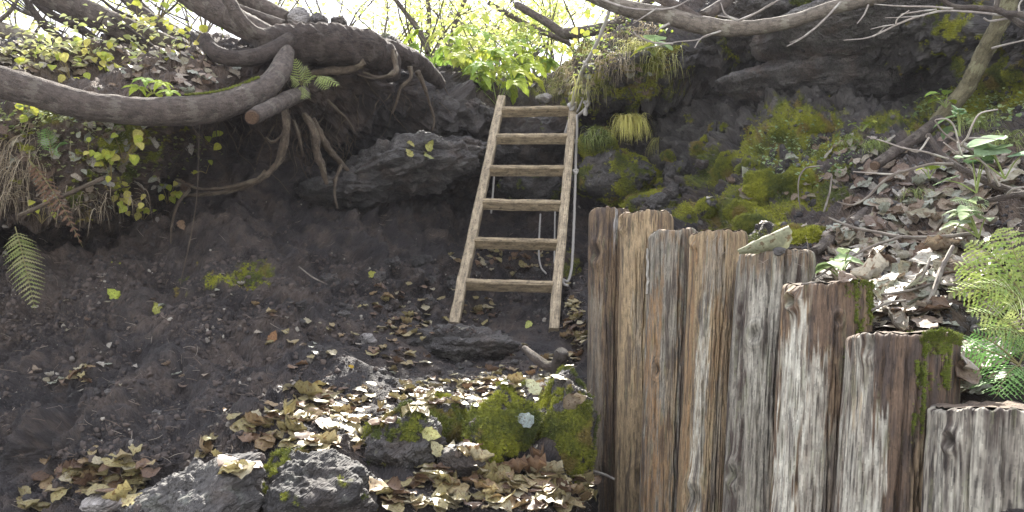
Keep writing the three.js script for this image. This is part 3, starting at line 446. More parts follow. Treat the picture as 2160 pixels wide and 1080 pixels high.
// left and right edge at the top, top y, middle x at the picture's bottom, depth, base colour, streak colour, patches [s0, s1, h0, h1, colour, strength], knots [s, h, size, depth], cracks [s, depth, width]
const POSTS = [
  { e: [1241, 1330], y: 446, b: 1283, d: 2.93, base: 'brown', alt: 'dark', label: 'tall weathered log at the ladder end of the palisade', P: [[0.2, 0.36, 0.02, 0.2, 'white', 0.75], [0.15, 0.6, 0.1, 1.2, 'brown', 0.8], [-0.2, 0.3, 0.4, 1.2, 'dark', 0.35], [-1, -0.3, 0.3, 1.2, 'grey', 0.5]], K: [[-0.62, 0.16, 0.03, 0.012], [-0.3, 0.92, 0.025, 0.008]], X: [[0.3, 0.014, 0.05], [-0.05, 0.008, 0.03]] },
  { e: [1308, 1419], y: 454, b: 1353, d: 2.7, base: 'tan', alt: 'brown', label: 'smooth tan log, second from the ladder end', P: [[-0.9, 0.2, 0, 1.3, 'tan', 0.9], [-0.5, -0.1, 0.25, 0.5, 'grey', 0.5], [0.4, 0.8, 0.02, 0.2, 'brown', 0.7]], K: [[-0.88, 0.03, 0.022, 0.012], [0.0, 0.85, 0.035, 0.01]], X: [[0.25, 0.006, 0.03]] },
  { e: [1367, 1478], y: 492, b: 1405, d: 2.5, base: 'grey', alt: 'brown', label: 'grey log with an orange brown stripe and split edge, third from the ladder end', P: [[-0.95, -0.35, 0.2, 1.2, 'orange', 0.7], [-0.3, 0.15, 0.02, 0.55, 'grey', 0.9], [0.3, 1, 0, 1, 'dark', 0.75], [-0.2, 0.25, 0.4, 0.9, 'tan', 0.6], [-0.4, 0.1, 0.55, 1.0, 'orange', 0.5]], K: [[-0.5, 0.42, 0.02, 0.008]], X: [[0.32, 0.018, 0.06], [-0.6, 0.012, 0.05]] },
  { e: [1458, 1577], y: 495, b: 1487, d: 2.3, base: 'tan', alt: 'brown', label: 'log with a pale peeled streak down the middle, fourth from the ladder end', P: [[-0.6, -0.15, 0.18, 0.8, 'pale', 0.85], [-1, -0.72, 0.05, 0.8, 'orange', 0.6], [0, 0.35, 0.2, 0.42, 'orange', 0.45], [0.1, 0.4, 0.42, 0.8, 'grey', 0.7], [-0.5, 0.3, 0.03, 0.2, 'grey', 0.7], [0.3, 0.9, 0.3, 1.2, 'brown', 0.7]], K: [[-0.85, 0.01, 0.02, 0.01], [-0.4, 0.72, 0.035, 0.012]], X: [[-0.72, 0.012, 0.04], [0.05, 0.008, 0.02]] },
  { e: [1556, 1718], y: 538, b: 1607, d: 2.02, base: 'grey', alt: 'dark', label: 'grey deeply cracked log with a dried leaf on its top', P: [[-0.6, 0.2, 0.03, 1.2, 'grey', 0.95], [-0.55, 0.1, 0.05, 0.4, 'pale', 0.4], [-1, 1, -0.02, 0.05, 'brown', 0.8], [0.3, 1, 0.1, 0.5, 'dark', 0.4], [0.1, 0.5, 0.4, 0.8, 'brown', 0.35]], K: [[-0.75, 0.53, 0.022, 0.01], [-0.4, 0.2, 0.02, 0.008]], X: [[0.22, 0.02, 0.06], [-0.15, 0.012, 0.03], [0.62, 0.014, 0.05]] },
  { e: [1652, 1834], y: 601, b: 1719, d: 1.76, base: 'red', alt: 'brown', label: 'log with white peeled wood, knot hole and mossy side, sixth from the ladder end', P: [[-0.95, -0.45, 0.1, 1.2, 'pale', 0.95], [-0.75, -0.3, 0.04, 0.3, 'pale', 0.8], [-0.42, 0.15, 0.14, 1.2, 'pale', 0.75], [0.1, 0.5, 0.3, 1.2, 'grey', 0.6], [-1, -0.8, 0.06, 0.13, 'orange', 0.8], [-0.35, 0.5, 0, 0.12, 'red', 0.8]], K: [[-0.68, 0.035, 0.014, 0.016], [0.28, 0.08, 0.012, 0.008]], X: [[-0.42, 0.008, 0.03], [0.2, 0.012, 0.03]], moss: [[0.42, 1, -0.005, 0.7, 700], [0.6, 1, 0, 0.12, 260]] },
  { e: [1791, 2013], y: 706, b: 1880, d: 1.51, base: 'red', alt: 'dark', label: 'log split between pale grey wood and dark red heart, moss on its rim', P: [[-1, -0.45, 0.01, 1, 'grey', 1], [-0.92, -0.4, 0.05, 1, 'pale', 0.55], [-0.5, -0.15, 0.14, 1, 'pale', 0.75], [-0.85, -0.6, 0.08, 0.16, 'tan', 0.6], [0.25, 0.6, 0.18, 1, 'tan', 0.45]], K: [[-0.55, 0.02, 0.02, 0.006]], X: [[-0.3, 0.012, 0.04], [0.1, 0.01, 0.05], [0.5, 0.01, 0.04]], moss: [[0.3, 1, -0.006, 0.02, 300], [0.35, 0.8, 0.01, 0.1, 420], [0.25, 0.42, 0.05, 0.2, 200]] },
  { e: [1974, 2226], y: 858, b: 2084, d: 1.31, base: 'dark', alt: 'grey', label: 'shortest streaky grey log at the right edge', P: [[-1, -0.86, 0, 1, 'grey', 0.9], [-0.6, 0.1, 0.03, 0.3, 'grey', 0.7], [-0.35, 0.2, 0.02, 0.2, 'pale', 0.3], [-0.8, -0.5, 0.05, 0.3, 'pale', 0.4], [0.1, 1, 0.02, 0.3, 'grey', 0.7]], K: [[-0.6, 0.05, 0.012, 0.008]], X: [[-0.85, 0.01, 0.03], [0.15, 0.012, 0.02], [-0.3, 0.01, 0.03]] },
];
POSTS.forEach((o, k) => { const XR = rng(k + 77); for (let q = 0; q < 6; q++) { const s = XR() * 1.8 - 0.9, h0 = XR() * 0.5 - 0.1; o.X.push([s, 0.006 + 0.012 * XR(), 0.022 + 0.03 * XR(), h0, h0 + 0.12 + 0.4 * XR()]); }
  const top = P((o.e[0] + o.e[1]) / 2, o.y, o.d), r = (o.e[1] - o.e[0]) / 2 * o.d / F * 0.985, H = (1215 - o.y) / F * o.d + 0.05;
  const z = top.z, yb = top.y - H, db = (yb - CAMY) * sP - z * cP, tb = (1080 - o.y) / (1215 - o.y);
  const bx = top.x + (((o.b - 1080) / F * lerp(o.d, db, tb)) - top.x) / tb, bot = V(bx, yb, z);
  const toC = V(-top.x, 0, -top.z).normalize(), rt = toC.clone().negate().cross(UP), nA = 168, nH = 110, S = k * 13.7;
  const gb = new GB(), rows = [];
  const rad = (th, h) => {
    let q = 1 + 0.035 * n3(Math.cos(th) * 1.2 + S, Math.sin(th) * 1.2, h * 1.5) + 0.02 * n3(Math.cos(th) * 4 + S, Math.sin(th) * 4, h * 2) + 0.008 * n3(Math.cos(th) * 12 + S, Math.sin(th) * 12, h * 6) + 0.004 * n3(Math.cos(th) * 28 + S, Math.sin(th) * 28, h * 12);
    let d = r * q;
    for (const [s, dp, w, h0 = -1, h1 = 9] of o.X) { if (h < h0 || h > h1) continue; const a = Math.asin(clamp(s, -0.99, 0.99)) + 0.11 * n3(h * 2.6, s * 9, S) + 0.03 * n3(h * 14, s * 5, S) + 0.03 * h; const u = (th - a) / w; d -= dp * Math.exp(-u * u * 3) * sstep(0.0, 0.05, h) * sstep(0, 0.06, h - h0) * sstep(0, 0.06, h1 - h) * (0.75 + 0.4 * n3(h * 3, S, s)); }
    for (const [s, kh, sz, dp] of o.K) { const a = Math.asin(clamp(s, -0.99, 0.99)), u = Math.hypot((th - a) * r, (h - kh) * 0.75) / sz; d += dp * (0.9 * Math.exp(-((u - 1) ** 2) * 5) - 1.5 * Math.exp(-u * u * 4)); }
    for (const [s0, s1, h0, h1, , st] of o.P) { const s = Math.sin(th); if (Math.cos(th) > 0) { const e = Math.min(s - s0, s1 - s, (h - h0) * 1.4, (h1 - h) * 1.4) + 0.06 * n3(Math.sin(th) * 9 + S, h * 4, s0 * 7) + 0.04 * n3(Math.sin(th) * 26 + S, h * 9, s1 * 5); d -= 0.0025 * st * sstep(0, 0.05, e); } }
    return d;
  };
  const wob = (th) => 0.006 * n3(Math.cos(th) * 1.1 + S, Math.sin(th) * 1.1, 3) + 0.004 * n3(Math.cos(th) * 4 + S, Math.sin(th) * 4, 8);
  for (let j = 0; j <= nH; j++) {
    const h = Math.pow(j / nH, 1.3) * H, ring = [], c = top.clone().lerp(bot, h / H), bev = j === 0 ? 0.9 : j === 1 ? 0.945 : j === 2 ? 0.975 : j === 3 ? 0.99 : 1;
    for (let i = 0; i <= nA; i++) { const sv = i / nA * 2 - 1, th = (0.62 * sv + 0.38 * sv ** 3) * Math.PI, rr0 = rad(i === nA ? -Math.PI : th, h) * bev; ring.push(gb.v(c.clone().addScaledVector(toC, Math.cos(th) * rr0).addScaledVector(rt, Math.sin(th) * rr0).add(V(0, (1 - h / H) ** 8 * wob(th), 0)), th / TAU + 0.5, 1 - h / H, WHITE)); }
    rows.push(ring);
  }
  for (let j = 0; j < nH; j++) for (let i = 0; i < nA; i++) gb.q(rows[j][i], rows[j + 1][i], rows[j + 1][i + 1], rows[j][i + 1]);
  const tw = 384, thh = 1024;
  const tex = dataTex(tw, thh, (u, v) => {
    const th = (u * 2 - 1) * Math.PI, h = (1 - v) * H, cs = Math.cos(th), sn = Math.sin(th);
    const wv = 0.05 * n3(cs * 2, sn * 2 + S, h * 5), st = n3(cs * 5 + S, sn * 5 + wv, h * 2.6), st2 = n3(cs * 12 + S + wv * 5, sn * 12, h * 11), st3 = n3(cs * 34 + S + wv * 12, sn * 34, h * 24), bl = n3(cs * 2.4 + S, sn * 2.4 + 5, h * 9), bl2 = n3(cs * 6 + S, sn * 6 + 15, h * 26), fine = n3(cs * 34, sn * 34 + S, h * 110), chk = n3(cs * 3 + S, sn * 3, h * 45 + 3 * n3(cs * 5, sn * 5, h * 4));
    let c = mixc(WD[o.base], WD[o.alt], sstep(-0.35, 0.5, st * 0.5 + st2 * 0.35 + bl * 0.4 + bl2 * 0.3));
    if (cs > -0.1) for (const [s0, s1, h0, h1, cn, kk] of o.P) { const e = Math.min(sn - s0, s1 - sn, (h - h0) * 1.4, (h1 - h) * 1.4) + 0.06 * n3(sn * 9 + S, h * 4, s0 * 7) + 0.04 * n3(sn * 26 + S, h * 9, s1 * 5); c = mixc(c, WD[cn], kk * sstep(-0.01, 0.035, e + 0.05 * st2) * clamp(0.82 + 0.5 * st2)); }
    let m = 1 + 0.16 * st2 + 0.2 * st3 + 0.16 * fine + 0.22 * bl2; if (st3 > 0.64) m *= 0.55; if (st2 < -0.7) m *= 0.5; m *= 1 - 0.3 * sstep(0.78, 0.9, chk + 0.25 * st2);
    const dk = n3(cs * 3 + S + 40, sn * 3, h * 3.2) + 0.5 * st2; c = mixc(c, WD.dark, 0.75 * sstep(0.3, 0.8, dk));
    c = mixc(c, C(0.16, 0.17, 0.09), 0.4 * sstep(0.5, 0.9, n3(cs * 4 + S + 80, sn * 4, h * 6) + 0.3 * fine));
    for (const [s, kh, sz] of o.K) { const q = Math.hypot((th - Math.asin(clamp(s, -0.99, 0.99))) * r, (h - kh) * 0.75) / sz; m *= 1 - 0.35 * Math.exp(-((q - 0.2) ** 2) * 6); if (q < 1.6) m *= 1 + 0.12 * Math.sin(q * 16); }
    return c.map((x) => Math.pow(clamp(x * m * 0.82), 1 / 2.2));
  }, true);
  const bump = dataTex(256, 512, (u, v) => { const th = (u * 2 - 1) * Math.PI, h = (1 - v) * H, cs = Math.cos(th), sn = Math.sin(th); const s = 0.5 + 0.25 * n3(cs * 22 + S, sn * 22, h * 4) + 0.2 * n3(cs * 48 + S, sn * 48, h * 12); return [s, s, s]; });
  const log = thing('palisade_log', bot, o.label, 'log', 'upright logs of the palisade');
  const shaft = part('shaft', gb.build(), std({ map: tex, bumpMap: bump, bumpScale: 0.011, roughness: 0.92 }), log, bot);
  const cap = new GB(), cr = []; // the sawn end
  for (let q = 0; q <= 6; q++) { const ring = [], f = 0.905 - 0.905 * q / 6; for (let i = 0; i <= 40; i++) { const th = (i / 40 * 2 - 1) * Math.PI, e = rad(i === 40 ? -Math.PI : th, 0) * f, y = wob(th) * (f + 0.05) + 0.002 + 0.003 * n3(e * 30, th * 2, S); ring.push(cap.v(top.clone().addScaledVector(toC, Math.cos(th) * e).addScaledVector(rt, Math.sin(th) * e).add(V(0, y, 0)), 0.5 + Math.cos(th) * e * 3, 0.5 + Math.sin(th) * e * 3, WHITE)); } cr.push(ring); }
  for (let q = 0; q < 6; q++) for (let i = 0; i < 40; i++) cap.q(cr[q][i], cr[q][i + 1], cr[q + 1][i + 1], cr[q + 1][i]);
  part('sawn_end', cap.build(), std({ color: k < 5 ? rgb(0.34, 0.27, 0.2) : rgb(0.18, 0.14, 0.11), map: fineWood, bumpMap: grainTex, bumpScale: 0.005 }), log, bot);
  for (const [s0, s1, h0, h1, n] of o.moss || []) {
    const list = []; for (let q = 0; q < n * 5; q++) { const s = rr(s0, s1), h = rr(Math.max(0, h0), h1); if (n3(s * 6 + S, h * 12, 4) + 0.6 * n3(s * 20, h * 40, S) + gauss() * 0.45 < (h < 0.04 ? -0.35 : 0.05) + 0.6 * (1 - (s - s0) / (s1 - s0)) + 0.5 * Math.max(0, (h - h0) / (h1 - h0) - 0.5) - 0.1) continue; const th = Math.asin(clamp(s, -0.999, 0.999)), q0 = rad(th, h), dir = toC.clone().multiplyScalar(Math.cos(th)).addScaledVector(rt, Math.sin(th)); const c = mixc(mixc(C(0.21, 0.26, 0.03), C(0.07, 0.09, 0.02), R()), C(0.16, 0.13, 0.05), R() < 0.15 ? 0.7 : 0); list.push({ p: top.clone().lerp(bot, h / H).addScaledVector(dir, h0 < 0 && R() < 0.3 ? q0 * R() : q0 - 0.001).add(V(0, (1 - h / H) ** 8 * wob(th), 0)).sub(bot), n: dir.clone().add(V(0, h < 0.02 ? 1.5 : 0.3, 0)).normalize(), s: rr(0.003, 0.0085), c }); }
    const im = instances('moss', fuzzGeo, fuzzMat, list); im.userData.kind = 'stuff'; shaft.add(im);
  }
  const sl = { 2: [[-0.93, 0.05, 0.19, 0.004, 'white']],  }[k] || [];
  for (const [s, h0, h1, w, cn] of sl) { const th = Math.asin(s), dir = toC.clone().multiplyScalar(Math.cos(th)).addScaledVector(rt, Math.sin(th)), side = dir.clone().cross(UP), at = (h) => top.clone().lerp(bot, h / H).addScaledVector(dir, rad(th, h) + 0.002); part('splinter', flatGeo(boardGeo(at(h1), at(h0).addScaledVector(dir, 0.006), side, w * 2, dir, 0.005, { n: 10, bev: 0.001, warp: 0.004, seed: k })), std({ color: rgb(...WD[cn]), map: fineWood }), shaft, bot); }
  raster(gb.build());
});
console.log('posts');

// ------------------------------------------------------------------ leaves
function leafInto(gb, { nT = 7, w = 0.36, serr = 0.1, fold = 0.25, curl = 0.3, roll = 0, tip = 1.3, crumple = 0.05, seed = 0, m4 = null, color = WHITE, lobes = 0 }) {
  const S = [-1, -0.55, 0, 0.55, 1], ids = [], q = V(0, 0, 0);
  for (let i = 0; i <= nT; i++) {
    const t = i / nT; let hw = w * Math.pow(Math.sin(Math.PI * Math.pow(t, 0.72)), 0.75) * (1 - 0.25 * t); if (i === 0) hw = 0.01; if (i === nT) hw = 0.004; if (serr) hw *= 1 + (i % 2 ? serr : -serr) + 0.5 * serr * n3(i * 3.1, seed, 2); if (lobes) hw *= 1 + lobes * Math.sin(t * 17);
    const row = [];
    for (const s of S) {
      let x = t - 0.5, y = fold * Math.abs(s) * hw + curl * (t - 0.5) ** 2 * 1.6 + crumple * n3(t * 3 + seed, s * 1.5, seed * 1.7), z = s * hw;
      if (roll) { const a = z * roll / 0.36; const rad0 = 0.36 / roll; z = Math.sin(a) * rad0; y += (1 - Math.cos(a)) * rad0; }
      q.set(x, y, z); if (m4) q.applyMatrix4(m4); row.push(gb.v(q, 0.5 + s * 0.48, t, color));
    }
    ids.push(row);
  }
  for (let i = 0; i < nT; i++) for (let j = 0; j < 4; j++) gb.q(ids[i][j], ids[i][j + 1], ids[i + 1][j + 1], ids[i + 1][j]);
  return gb;
}
const leafTex = dataTex(128, 128, (u, v) => { const s = Math.abs(u - 0.5) * 2, mid = Math.exp(-((s * 14) ** 2)), ve = Math.exp(-1 * (((((v * 9 - s * 2.2) % 1) + 1) % 1 - 0.5) * 9) ** 2); const sp = tor(u, v, 6, 3) * 0.5 + tor(u, v, 20, 9) * 0.5; let m = 0.84 + 0.1 * mid + 0.06 * ve + 0.14 * sp; const b = sstep(0.3, 0.6, tor(u, v, 9, 12) + 0.4 * tor(u, v, 30, 4)); return [m * (1 - 0.25 * b), m * (1 - 0.35 * b), m * (1 - 0.4 * b)]; }, true);
M.leafVC.map = leafTex;
const dryLeaf = []; for (let k = 0; k < 12; k++) dryLeaf.push(leafInto(new GB(), { w: 0.34 + 0.09 * R(), serr: 0.1, fold: rr(-0.15, 0.45), curl: rr(-0.3, 0.6), crumple: rr(0.04, 0.14), seed: k * 3.3, roll: k % 4 === 3 ? rr(1.4, 2.4) : 0, tip: 1 }));
const dryGeo = dryLeaf.map((g) => g.build());
const PAL = {
  tan: [[0.4, 0.32, 0.16], [0.45, 0.38, 0.2], [0.34, 0.24, 0.12], [0.42, 0.36, 0.16], [0.24, 0.15, 0.085], [0.48, 0.43, 0.28], [0.34, 0.29, 0.13], [0.17, 0.105, 0.065]],
  brown: [[0.27, 0.2, 0.14], [0.35, 0.28, 0.2], [0.42, 0.37, 0.29], [0.2, 0.14, 0.1], [0.48, 0.45, 0.38], [0.33, 0.3, 0.2], [0.4, 0.42, 0.33]],
  olive: [[0.45, 0.45, 0.12], [0.5, 0.47, 0.16], [0.36, 0.38, 0.12]],
};
const TONE = { tan: ['tan', 'straw coloured', 'light brown', 'yellowish', 'brown', 'cream', 'olive', 'dark brown'], brown: ['mid brown', 'light brown', 'beige', 'dark brown', 'pale grey', 'olive brown', 'grey green'], olive: ['olive', 'yellow olive', 'green olive'] };
const SPOTS = [
  [250, 1005, 130, 42, 120, 0.062, 'tan', 'tan fallen leaf in the drift left of the grey boulder'], [90, 1045, 60, 25, 8, 0.07, 'tan', 'pale fallen leaf at the lower left corner of the drift'],
  [480, 975, 90, 22, 22, 0.06, 'tan', 'tan fallen leaf along the top of the two front boulders'], [640, 905, 150, 48, 95, 0.066, 'tan', 'tan fallen leaf in the wide drift above the broad boulder'], [640, 850, 60, 40, 22, 0.078, 'tan', 'large tan fallen leaf at the upper end of the left drift'],
  [800, 850, 130, 45, 80, 0.055, 'tan', 'small tan fallen leaf on the path between drift and slab'], [980, 830, 130, 30, 110, 0.05, 'tan', 'small pale fallen leaf in the strewn band below the slab'], [1060, 800, 90, 22, 30, 0.05, 'tan', 'pale fallen leaf just above the mossy boulders'],
  [1010, 1035, 230, 45, 170, 0.08, 'tan', 'large dry leaf in the sunlit drift at the bottom of the path'], [980, 975, 70, 30, 24, 0.07, 'tan', 'dry leaf at the upper edge of the sunlit drift'], [1180, 1030, 60, 50, 36, 0.075, 'tan', 'dry leaf piled against the foot of the first log'],
  [850, 725, 90, 55, 60, 0.058, 'tan', 'fallen leaf beside the left end of the slab'], [880, 640, 110, 55, 30, 0.055, 'tan', 'fallen leaf among the clods left of the ladder'], [1215, 690, 22, 75, 70, 0.06, 'tan', 'leaf in the narrow drift between ladder and first log'],
  [1060, 545, 110, 28, 55, 0.06, 'tan', 'leaf lying behind the lower ladder rungs'], [1010, 660, 40, 35, 18, 0.06, 'tan', 'leaf between the feet of the ladder'], [1130, 770, 80, 40, 26, 0.055, 'tan', 'leaf around the cut branch stub'],
  [175, 788, 40, 18, 12, 0.055, 'tan', 'leaf in the small cluster on the dark bank'], [90, 800, 70, 18, 9, 0.05, 'brown', 'brown leaf on the ledge of the dark bank at the left edge'], [400, 720, 380, 160, 46, 0.03, 'brown', 'tiny leaf scrap on the bare dark bank'], [640, 700, 90, 90, 16, 0.05, 'tan', 'lone leaf on the dark bank left of the slab'],
  [870, 320, 45, 22, 8, 0.06, 'olive', 'pale leaf lying on the overhanging ledge'],
  [1880, 560, 140, 80, 120, 0.078, 'brown', 'brown leaf in the litter behind the middle logs'], [1900, 660, 90, 50, 50, 0.075, 'brown', 'pale brown leaf in the litter beside the mossy log'], [1960, 470, 140, 60, 90, 0.075, 'brown', 'brown leaf on the litter slope left of the ferns'], [2050, 370, 110, 60, 70, 0.075, 'brown', 'brown leaf under the dead branch at the right edge'], [1860, 400, 100, 60, 46, 0.07, 'brown', 'brown leaf on the mossy slope beside the fallen limb'], [1800, 320, 110, 50, 26, 0.065, 'brown', 'brown leaf on the slope below the cliff bulge'], [2060, 790, 60, 50, 26, 0.065, 'brown', 'brown leaf behind the shortest log'], [1780, 520, 60, 40, 30, 0.07, 'brown', 'pale brown leaf just behind the cracked log'], [1620, 420, 130, 60, 14, 0.06, 'brown', 'leaf caught in the mossy rocks behind the logs'], [2050, 580, 100, 80, 60, 0.075, 'brown', 'brown leaf under the yellow ferns'],
  [380, 150, 120, 50, 90, 0.06, 'brown', 'brown leaf on the earth behind the bent trunk'], [160, 290, 180, 60, 60, 0.06, 'brown', 'brown leaf on the left brow below the trunk'], [230, 380, 180, 60, 40, 0.06, 'brown', 'brown leaf on the hanging lip of the left bank'], [120, 120, 120, 40, 50, 0.06, 'brown', 'brown leaf high on the left slope'], [1200, 175, 60, 25, 30, 0.055, 'brown', 'leaf on the slope right of the ladder top'], [1310, 170, 90, 30, 16, 0.06, 'brown', 'leaf on the mossy overhanging block'],
];
const BARE = [[410, 1050, 108, 82], [650, 1034, 142, 84], [850, 955, 66, 70], [930, 905, 52, 42], [1066, 915, 60, 90], [1190, 910, 60, 95], [968, 732, 112, 26], [975, 985, 30, 26]];
{
  const all = [];
  for (const [cx, cy, rx, ry, n, size, pal, label] of SPOTS) for (let k = 0; k < n; k++) {
    const a = R() * TAU, q = Math.sqrt(R()) * (R() < 0.15 ? 1.4 : 1), x = cx + Math.cos(a) * rx * q, y = cy + Math.sin(a) * ry * q, h = hit(x, y); if (!h || h.d > 7 || h.d < 1) continue; if (BARE.some(([bx, by, ra, rb]) => ((x - bx) / ra) ** 2 + ((y - by) / rb) ** 2 < 0.85 + 0.3 * R())) continue;
    const onPost = x > 1240 && y > 450 && POSTS.some((o) => x > o.e[0] - 45 && x < o.e[1] + 8 && y > o.y - 6 && h.d < o.d + 0.02 && h.d > o.d - 0.3); if (onPost) continue;
    const s = size * (R() < 0.3 ? rr(0.35, 0.7) : rr(0.7, 1.2)), c = PAL[pal][Math.floor(R() * PAL[pal].length)], nn = h.n.clone().lerp(UP, x < 1240 && y > 560 ? 0.7 : 0.4).add(V(gauss(), gauss() * 0.3, gauss()).multiplyScalar(0.27)).normalize();
    all.push({ p: h.p.addScaledVector(h.n, rr(0.003, 0.018)), n: nn, s, c, k: Math.floor(R() * dryGeo.length), yaw: R() * TAU, label, app: s / h.d, pal, ci: PAL[pal].indexOf(c) });
  }
  for (const [x, y, s, c, k] of [[236, 625, 0.062, [0.42, 0.5, 0.06], 0], [333, 652, 0.055, [0.5, 0.52, 0.12], 1], [1113, 690, 0.05, [0.55, 0.6, 0.16], 2], [782, 578, 0.05, [0.5, 0.52, 0.1], 4], [738, 780, 0.02, [0.6, 0.4, 0.02], 1], [578, 712, 0.05, [0.35, 0.18, 0.07], 2], [388, 477, 0.05, [0.3, 0.2, 0.12], 1], [1100, 885, 0.06, [0.35, 0.42, 0.4], 2], [1120, 822, 0.06, [0.62, 0.64, 0.4], 1], [905, 915, 0.055, [0.6, 0.6, 0.25], 4], [912, 945, 0.05, [0.55, 0.52, 0.3], 2], [1208, 840, 0.075, [0.3, 0.24, 0.16], 6]]) { const h = hit(x, y); if (h) all.push({ p: h.p.addScaledVector(h.n, 0.014), n: h.n.clone().lerp(camera.position.clone().sub(h.p).normalize(), 0.5).normalize(), s, c, k, yaw: R() * TAU, label: { 236: 'single heart shaped yellow green leaf on the dark bank', 333: 'torn yellow leaf below the heart shaped leaf', 1113: 'lone yellow green leaf beside the right ladder foot', 782: 'yellow leaf on the clods left of the lower rungs', 738: 'tiny orange leaf above the path leaves', 578: 'rusty brown leaf alone on the dark bank', 388: 'brown leaf on the earth under the roots', 1100: 'blue grey leaf lying on the slanted mossy boulder', 1120: 'bright cream leaf at the top of the mossy boulders', 905: 'yellow leaf leaning on the small rounded boulder', 912: 'pale leaf hanging below the yellow leaf on the boulder', 1208: 'curled brown leaf on the tall mossy boulder' }[x], app: 9, own: true }); }
  all.sort((a, b) => b.app - a.app);
  const mats = new Map(), rest = new GB(), m4 = new THREE.Matrix4();
  all.forEach((e, k) => {
    qa.setFromUnitVectors(UP, e.n); qb.setFromAxisAngle(UP, e.yaw); const q = qa.clone().multiply(qb);
    if (k < 300) {
      const key = e.c.join(); if (!mats.has(key)) mats.set(key, leafMat(rgb(...e.c), 0.25, { map: leafTex, roughness: 0.6, specularIntensity: 0.7 })); const m = shade(new THREE.Mesh(dryGeo[e.k], mats.get(key)));
      m.name = numbered('fallen_leaf'); m.position.copy(e.p); m.quaternion.copy(q); m.scale.setScalar(e.s); scene.add(m); tag(m, e.own ? e.label : TONE[e.pal][e.ci] + (e.k % 4 === 3 ? ' rolled ' : ' ') + e.label.replace(/^(large |small |tiny |pale |)(tan |brown |pale brown |)(fallen |dry |)/, ''), 'leaf', e.own ? 'single bright leaves' : 'fallen leaves: ' + e.label.split(' ').slice(-5).join(' '));
    } else {
      m4.compose(e.p, q, V(e.s, e.s, e.s)); const g = dryLeaf[e.k], b = rest.p.length / 3, v = V(0, 0, 0);
      for (let i = 0; i < g.p.length; i += 3) { v.set(g.p[i], g.p[i + 1], g.p[i + 2]).applyMatrix4(m4); rest.v(v, g.u[i / 3 * 2], g.u[i / 3 * 2 + 1], e.c); } for (const i of g.i) rest.i.push(b + i);
    }
  });
  single('leaf_litter', rest.build(), M.leafVC, 'scattered small dry leaves covering the path, slope and banks', 'leaf litter', null, 'stuff');
  console.log('leaves', all.length);
}
{ // the big curled dry leaf on the fifth log, rolled to a cone with a flared mouth
  const p0 = P(1557, 531, 1.96), p1 = P(1640, 506, 1.95), ax = p1.clone().sub(p0), L = ax.length(), T = ax.clone().normalize(), N = V(0, 1, 0).sub(T.clone().multiplyScalar(T.y)).normalize(), B = T.clone().cross(N), gb = new GB(), ids = [];
  for (let i = 0; i <= 14; i++) { const t = i / 14, row = []; for (let j = 0; j <= 16; j++) { const f = j / 16 * 2 - 1, a = f * 2.55 + 1.0 + 0.15 * n3(t * 3, f, 2), rad = (0.006 + 0.022 * Math.pow(t, 1.1)) * (1 + 0.22 * f + 0.1 * n3(t * 4, f * 2, 7)), ext = 0.035 * t * t * (Math.cos(f * 1.9) + 0.15 * n3(f * 6, t, 1)); row.push(gb.v(p0.clone().addScaledVector(T, L * t + ext).addScaledVector(N, Math.cos(a) * rad).addScaledVector(B, Math.sin(a) * rad), j / 16, t, WHITE)); } ids.push(row); }
  for (let i = 0; i < 14; i++) for (let j = 0; j < 16; j++) gb.q(ids[i][j], ids[i][j + 1], ids[i + 1][j + 1], ids[i + 1][j]);
  single('curled_leaf', gb.build(), leafMat(rgb(0.25, 0.255, 0.16), 0.2, { map: leafTex }), 'large curled grey green dry leaf resting on the cracked log top', 'leaf');
  single('thin_stick', tube([{ p: P(1252, 994, 2.66), r: 0.0045 }, { p: P(1275, 1001, 2.62), r: 0.005 }, { p: P(1297, 1011, 2.58), r: 0.0045 }], { radial: 7 }), M.paleTwig, 'short pale stick stuck across the first log near the ground', 'stick');
}
